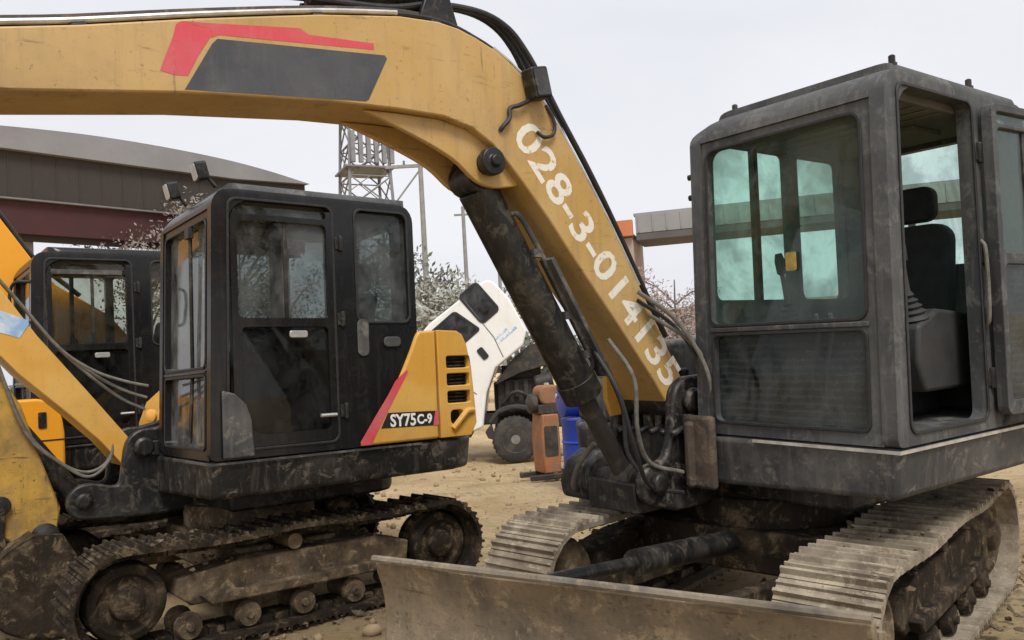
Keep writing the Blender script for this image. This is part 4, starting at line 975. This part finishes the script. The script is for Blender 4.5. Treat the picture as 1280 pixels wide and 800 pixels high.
for k in range(9000):
    x = rnd.uniform(-70, 70); hh = 3.0+1.0*math.sin(x*.21)+.7*math.sin(x*.67+1)
    p = Vector((x, 66+rnd.uniform(-2, 2), max(.1, hh*rnd.random()**.8))); q = rnd.uniform(.25, .5)
    u = Vector((rnd.gauss(0, 1), rnd.gauss(0, 1), rnd.gauss(0, 1))).normalized(); w = u.orthogonal().normalized()
    i = len(vs); vs += [p-u*q, p+w*q*.6, p+u*q, p-w*q*.6]; fs.append((i, i+1, i+2, i+3))
me = bpy.data.meshes.new('far_hedge'); me.from_pydata([tuple(v) for v in vs], [], fs); me.materials.append(M['leaf_a'])
o = bpy.data.objects.new('far_hedge', me); C.objects.link(o); o['kind'] = 'stuff'; o['label'] = 'far dull green scrub along the yard edge'; 

# ------------------------------------------------------------------ ground
import mathutils
NV = 190
def gmap(t): return (abs(t)**2.8)*260*(1 if t > 0 else -1)+t*7
vs, fs = [], []
for j in range(NV+1):
    for i in range(NV+1):
        x = gmap(2*i/NV-1); y = gmap(2*j/NV-1)+6.5
        nz = mathutils.noise
        z = .05*nz.noise(Vector((x*.55, y*.55, 0)))+.025*nz.noise(Vector((x*1.9, y*1.9, 3)))+.012*nz.noise(Vector((x*5, y*5, 7)))
        vs.append((x, y, z*min(1, 30/(abs(x)+abs(y)+1))-.02))
for j in range(NV):
    for i in range(NV):
        a_ = j*(NV+1)+i; fs.append((a_, a_+1, a_+NV+2, a_+NV+1))
me = bpy.data.meshes.new('ground'); me.from_pydata(vs, [], fs)
me.polygons.foreach_set('use_smooth', [True]*len(me.polygons))
m, nt, b = new_mat('dry_sandy_earth')
tc = nt.nodes.new('ShaderNodeTexCoord').outputs['Object']
c = ramp(nt, noise(nt, tc, .9, 9, .68), .32, .70, (.62, .445, .24), (.78, .61, .37))
c = mix(nt, ramp(nt, noise(nt, tc, .35, 7, .62, .5), .52, .64), c, (.48, .335, .18))
c = mix(nt, ramp(nt, noise(nt, tc, 14, 5, .75), .56, .66), c, (.30, .21, .12))
c = mix(nt, ramp(nt, noise(nt, tc, 30, 4, .7), .62, .70), c, (.55, .46, .33))
trk = ramp(nt, noise(nt, mapping(nt, tc, (.9, 3.2, 1), (0, 0, R(-38))), 1.1, 8, .7, .6), .54, .66)
tm = nt.nodes.new('ShaderNodeMath'); tm.operation = 'MULTIPLY'; tm.inputs[1].default_value = .32; nt.links.new(trk, tm.inputs[0])
c = mix(nt, tm.outputs[0], c, (.22, .15, .085))
def mth(op, a, b_=None, c_=None):
    n = nt.nodes.new('ShaderNodeMath'); n.operation = op
    for i_, v_ in enumerate((a, b_, c_)):
        if v_ is None: continue
        if hasattr(v_, 'is_output'): nt.links.new(v_, n.inputs[i_])
        else: n.inputs[i_].default_value = v_
    return n.outputs[0]
prints = None                                             # pressed prints of track shoes along two old paths
for (sx, sy, deg) in ((-2.016, 6.129, 218.1), (1.42, 4.84, 229.0), (.9, 9.6, 196.0)):
    ca_, sa_ = math.cos(R(deg)), math.sin(R(deg))
    mp = nt.nodes.new('ShaderNodeMapping'); mp.inputs['Rotation'].default_value = (0, 0, R(-deg))
    mp.inputs['Location'].default_value = (-(sx*ca_+sy*sa_), sx*sa_-sy*ca_, 0); nt.links.new(tc, mp.inputs['Vector'])
    sp = nt.nodes.new('ShaderNodeSeparateXYZ'); nt.links.new(mp.outputs[0], sp.inputs[0])
    wob = mth('MULTIPLY_ADD', noise(nt, tc, 1.5, 3, .6), .25, sp.outputs[1])
    lane = mth('SUBTRACT', mth('ABSOLUTE', wob), .90)
    inside = mth('LESS_THAN', mth('ABSOLUTE', lane), .22)
    bars = mth('MULTIPLY_ADD', mth('SINE', mth('MULTIPLY', sp.outputs[0], 2*math.pi/.105)), .5, .5)
    worn = ramp(nt, noise(nt, tc, 1.3, 6, .7), .42, .58)
    pr = mth('MULTIPLY', mth('MULTIPLY', inside, bars), worn)
    prints = pr if prints is None else mth('MAXIMUM', prints, pr)
c = mix(nt, mth('MULTIPLY', prints, .38), c, (.34, .235, .13))
nt.links.new(c, b.inputs['Base Color']); b.inputs['Roughness'].default_value = .95; b.inputs['Specular IOR Level'].default_value = .1
bump(nt, b, mth('MULTIPLY_ADD', prints, -.35, noise(nt, mapping(nt, tc, (1, 1.6, 1)), 9, 12, .82)), 1.0, .09)
me.materials.append(m)
o = bpy.data.objects.new('ground', me); C.objects.link(o); o['kind'] = 'structure'
# clods and stones
rnd = random.Random(5); bm = new()
for k in range(3200):
    x = rnd.uniform(-6, 5); y = rnd.uniform(2.2, 14); s = .007+.045*rnd.random()**5
    mt = Matrix.Translation((x, y, s*.25-.02)) @ Euler((rnd.random()*6, rnd.random()*6, 0)).to_matrix().to_4x4() @ Matrix.Diagonal((s*rnd.uniform(.7, 1.5), s, s*rnd.uniform(.5, .9), 1))
    bmesh.ops.create_icosphere(bm, subdivisions=1, radius=1, matrix=mt)
o = finish('gravel', bm, M['clod'], None, 0, 60); o['kind'] = 'stuff'; o['label'] = 'loose clods and stones on the sandy ground'

# ------------------------------------------------------------------ sky, sun, camera
w = bpy.data.worlds.new('World'); SC.world = w; w.use_nodes = True; nt = w.node_tree
bg = nt.nodes['Background']
sun_v = Vector((.14, -.56, .84)).normalized()
elev = math.asin(sun_v.z); azim = math.atan2(sun_v.x, sun_v.y)
sky = nt.nodes.new('ShaderNodeTexSky'); sky.sky_type = 'NISHITA'; sky.sun_disc = False
sky.sun_elevation = elev; sky.sun_rotation = azim; sky.dust_density = 4; sky.air_density = 1.2
hsv = nt.nodes.new('ShaderNodeHueSaturation'); hsv.inputs['Saturation'].default_value = .25
nt.links.new(sky.outputs[0], hsv.inputs['Color'])
mx = nt.nodes.new('ShaderNodeMix'); mx.data_type = 'RGBA'; mx.inputs[0].default_value = .80
nt.links.new(hsv.outputs[0], mx.inputs[6]); mx.inputs[7].default_value = (9.0, 9.2, 10.1, 1)   # the cloud layer
tcw = nt.nodes.new('ShaderNodeTexCoord').outputs['Generated']
cl = ramp(nt, noise(nt, mapping(nt, tcw, (1, 1, 2.5)), 1.7, 6, .55, .4), .34, .68, (8.9, 9.1, 9.9), (10.3, 10.35, 10.8))
nt.links.new(cl, mx.inputs[7])
nt.links.new(mx.outputs[2], bg.inputs[0]); bg.inputs[1].default_value = .10
L = bpy.data.lights.new('sun', 'SUN'); L.energy = 2.9; L.angle = R(20); L.color = (1, .97, .92)
so = bpy.data.objects.new('sun', L); C.objects.link(so); so.rotation_euler = sun_v.to_track_quat('Z', 'Y').to_euler()

cam = bpy.data.cameras.new('camera'); co = bpy.data.objects.new('camera', cam); C.objects.link(co); SC.camera = co
cam.sensor_width = 36; cam.lens = 36*1030/1280; cam.clip_start = .05; cam.clip_end = 2000
p_, r_ = R(2.8), R(3.3)
fw = Vector((0, math.cos(p_), math.sin(p_))); rt = Vector((1, 0, 0)); up = rt.cross(fw)
r2 = math.cos(r_)*rt-math.sin(r_)*up; u2 = math.sin(r_)*rt+math.cos(r_)*up
co.matrix_world = Matrix(((r2.x, u2.x, -fw.x, 0), (r2.y, u2.y, -fw.y, 0), (r2.z, u2.z, -fw.z, 1.6), (0, 0, 0, 1)))
SC.view_settings.view_transform = 'Standard'; SC.view_settings.look = 'None'; SC.view_settings.exposure = 0; SC.view_settings.gamma = 1
SC.render.engine = 'CYCLES'; SC.cycles.max_bounces = 8; SC.cycles.transparent_max_bounces = 16
SC.cycles.use_denoising = True
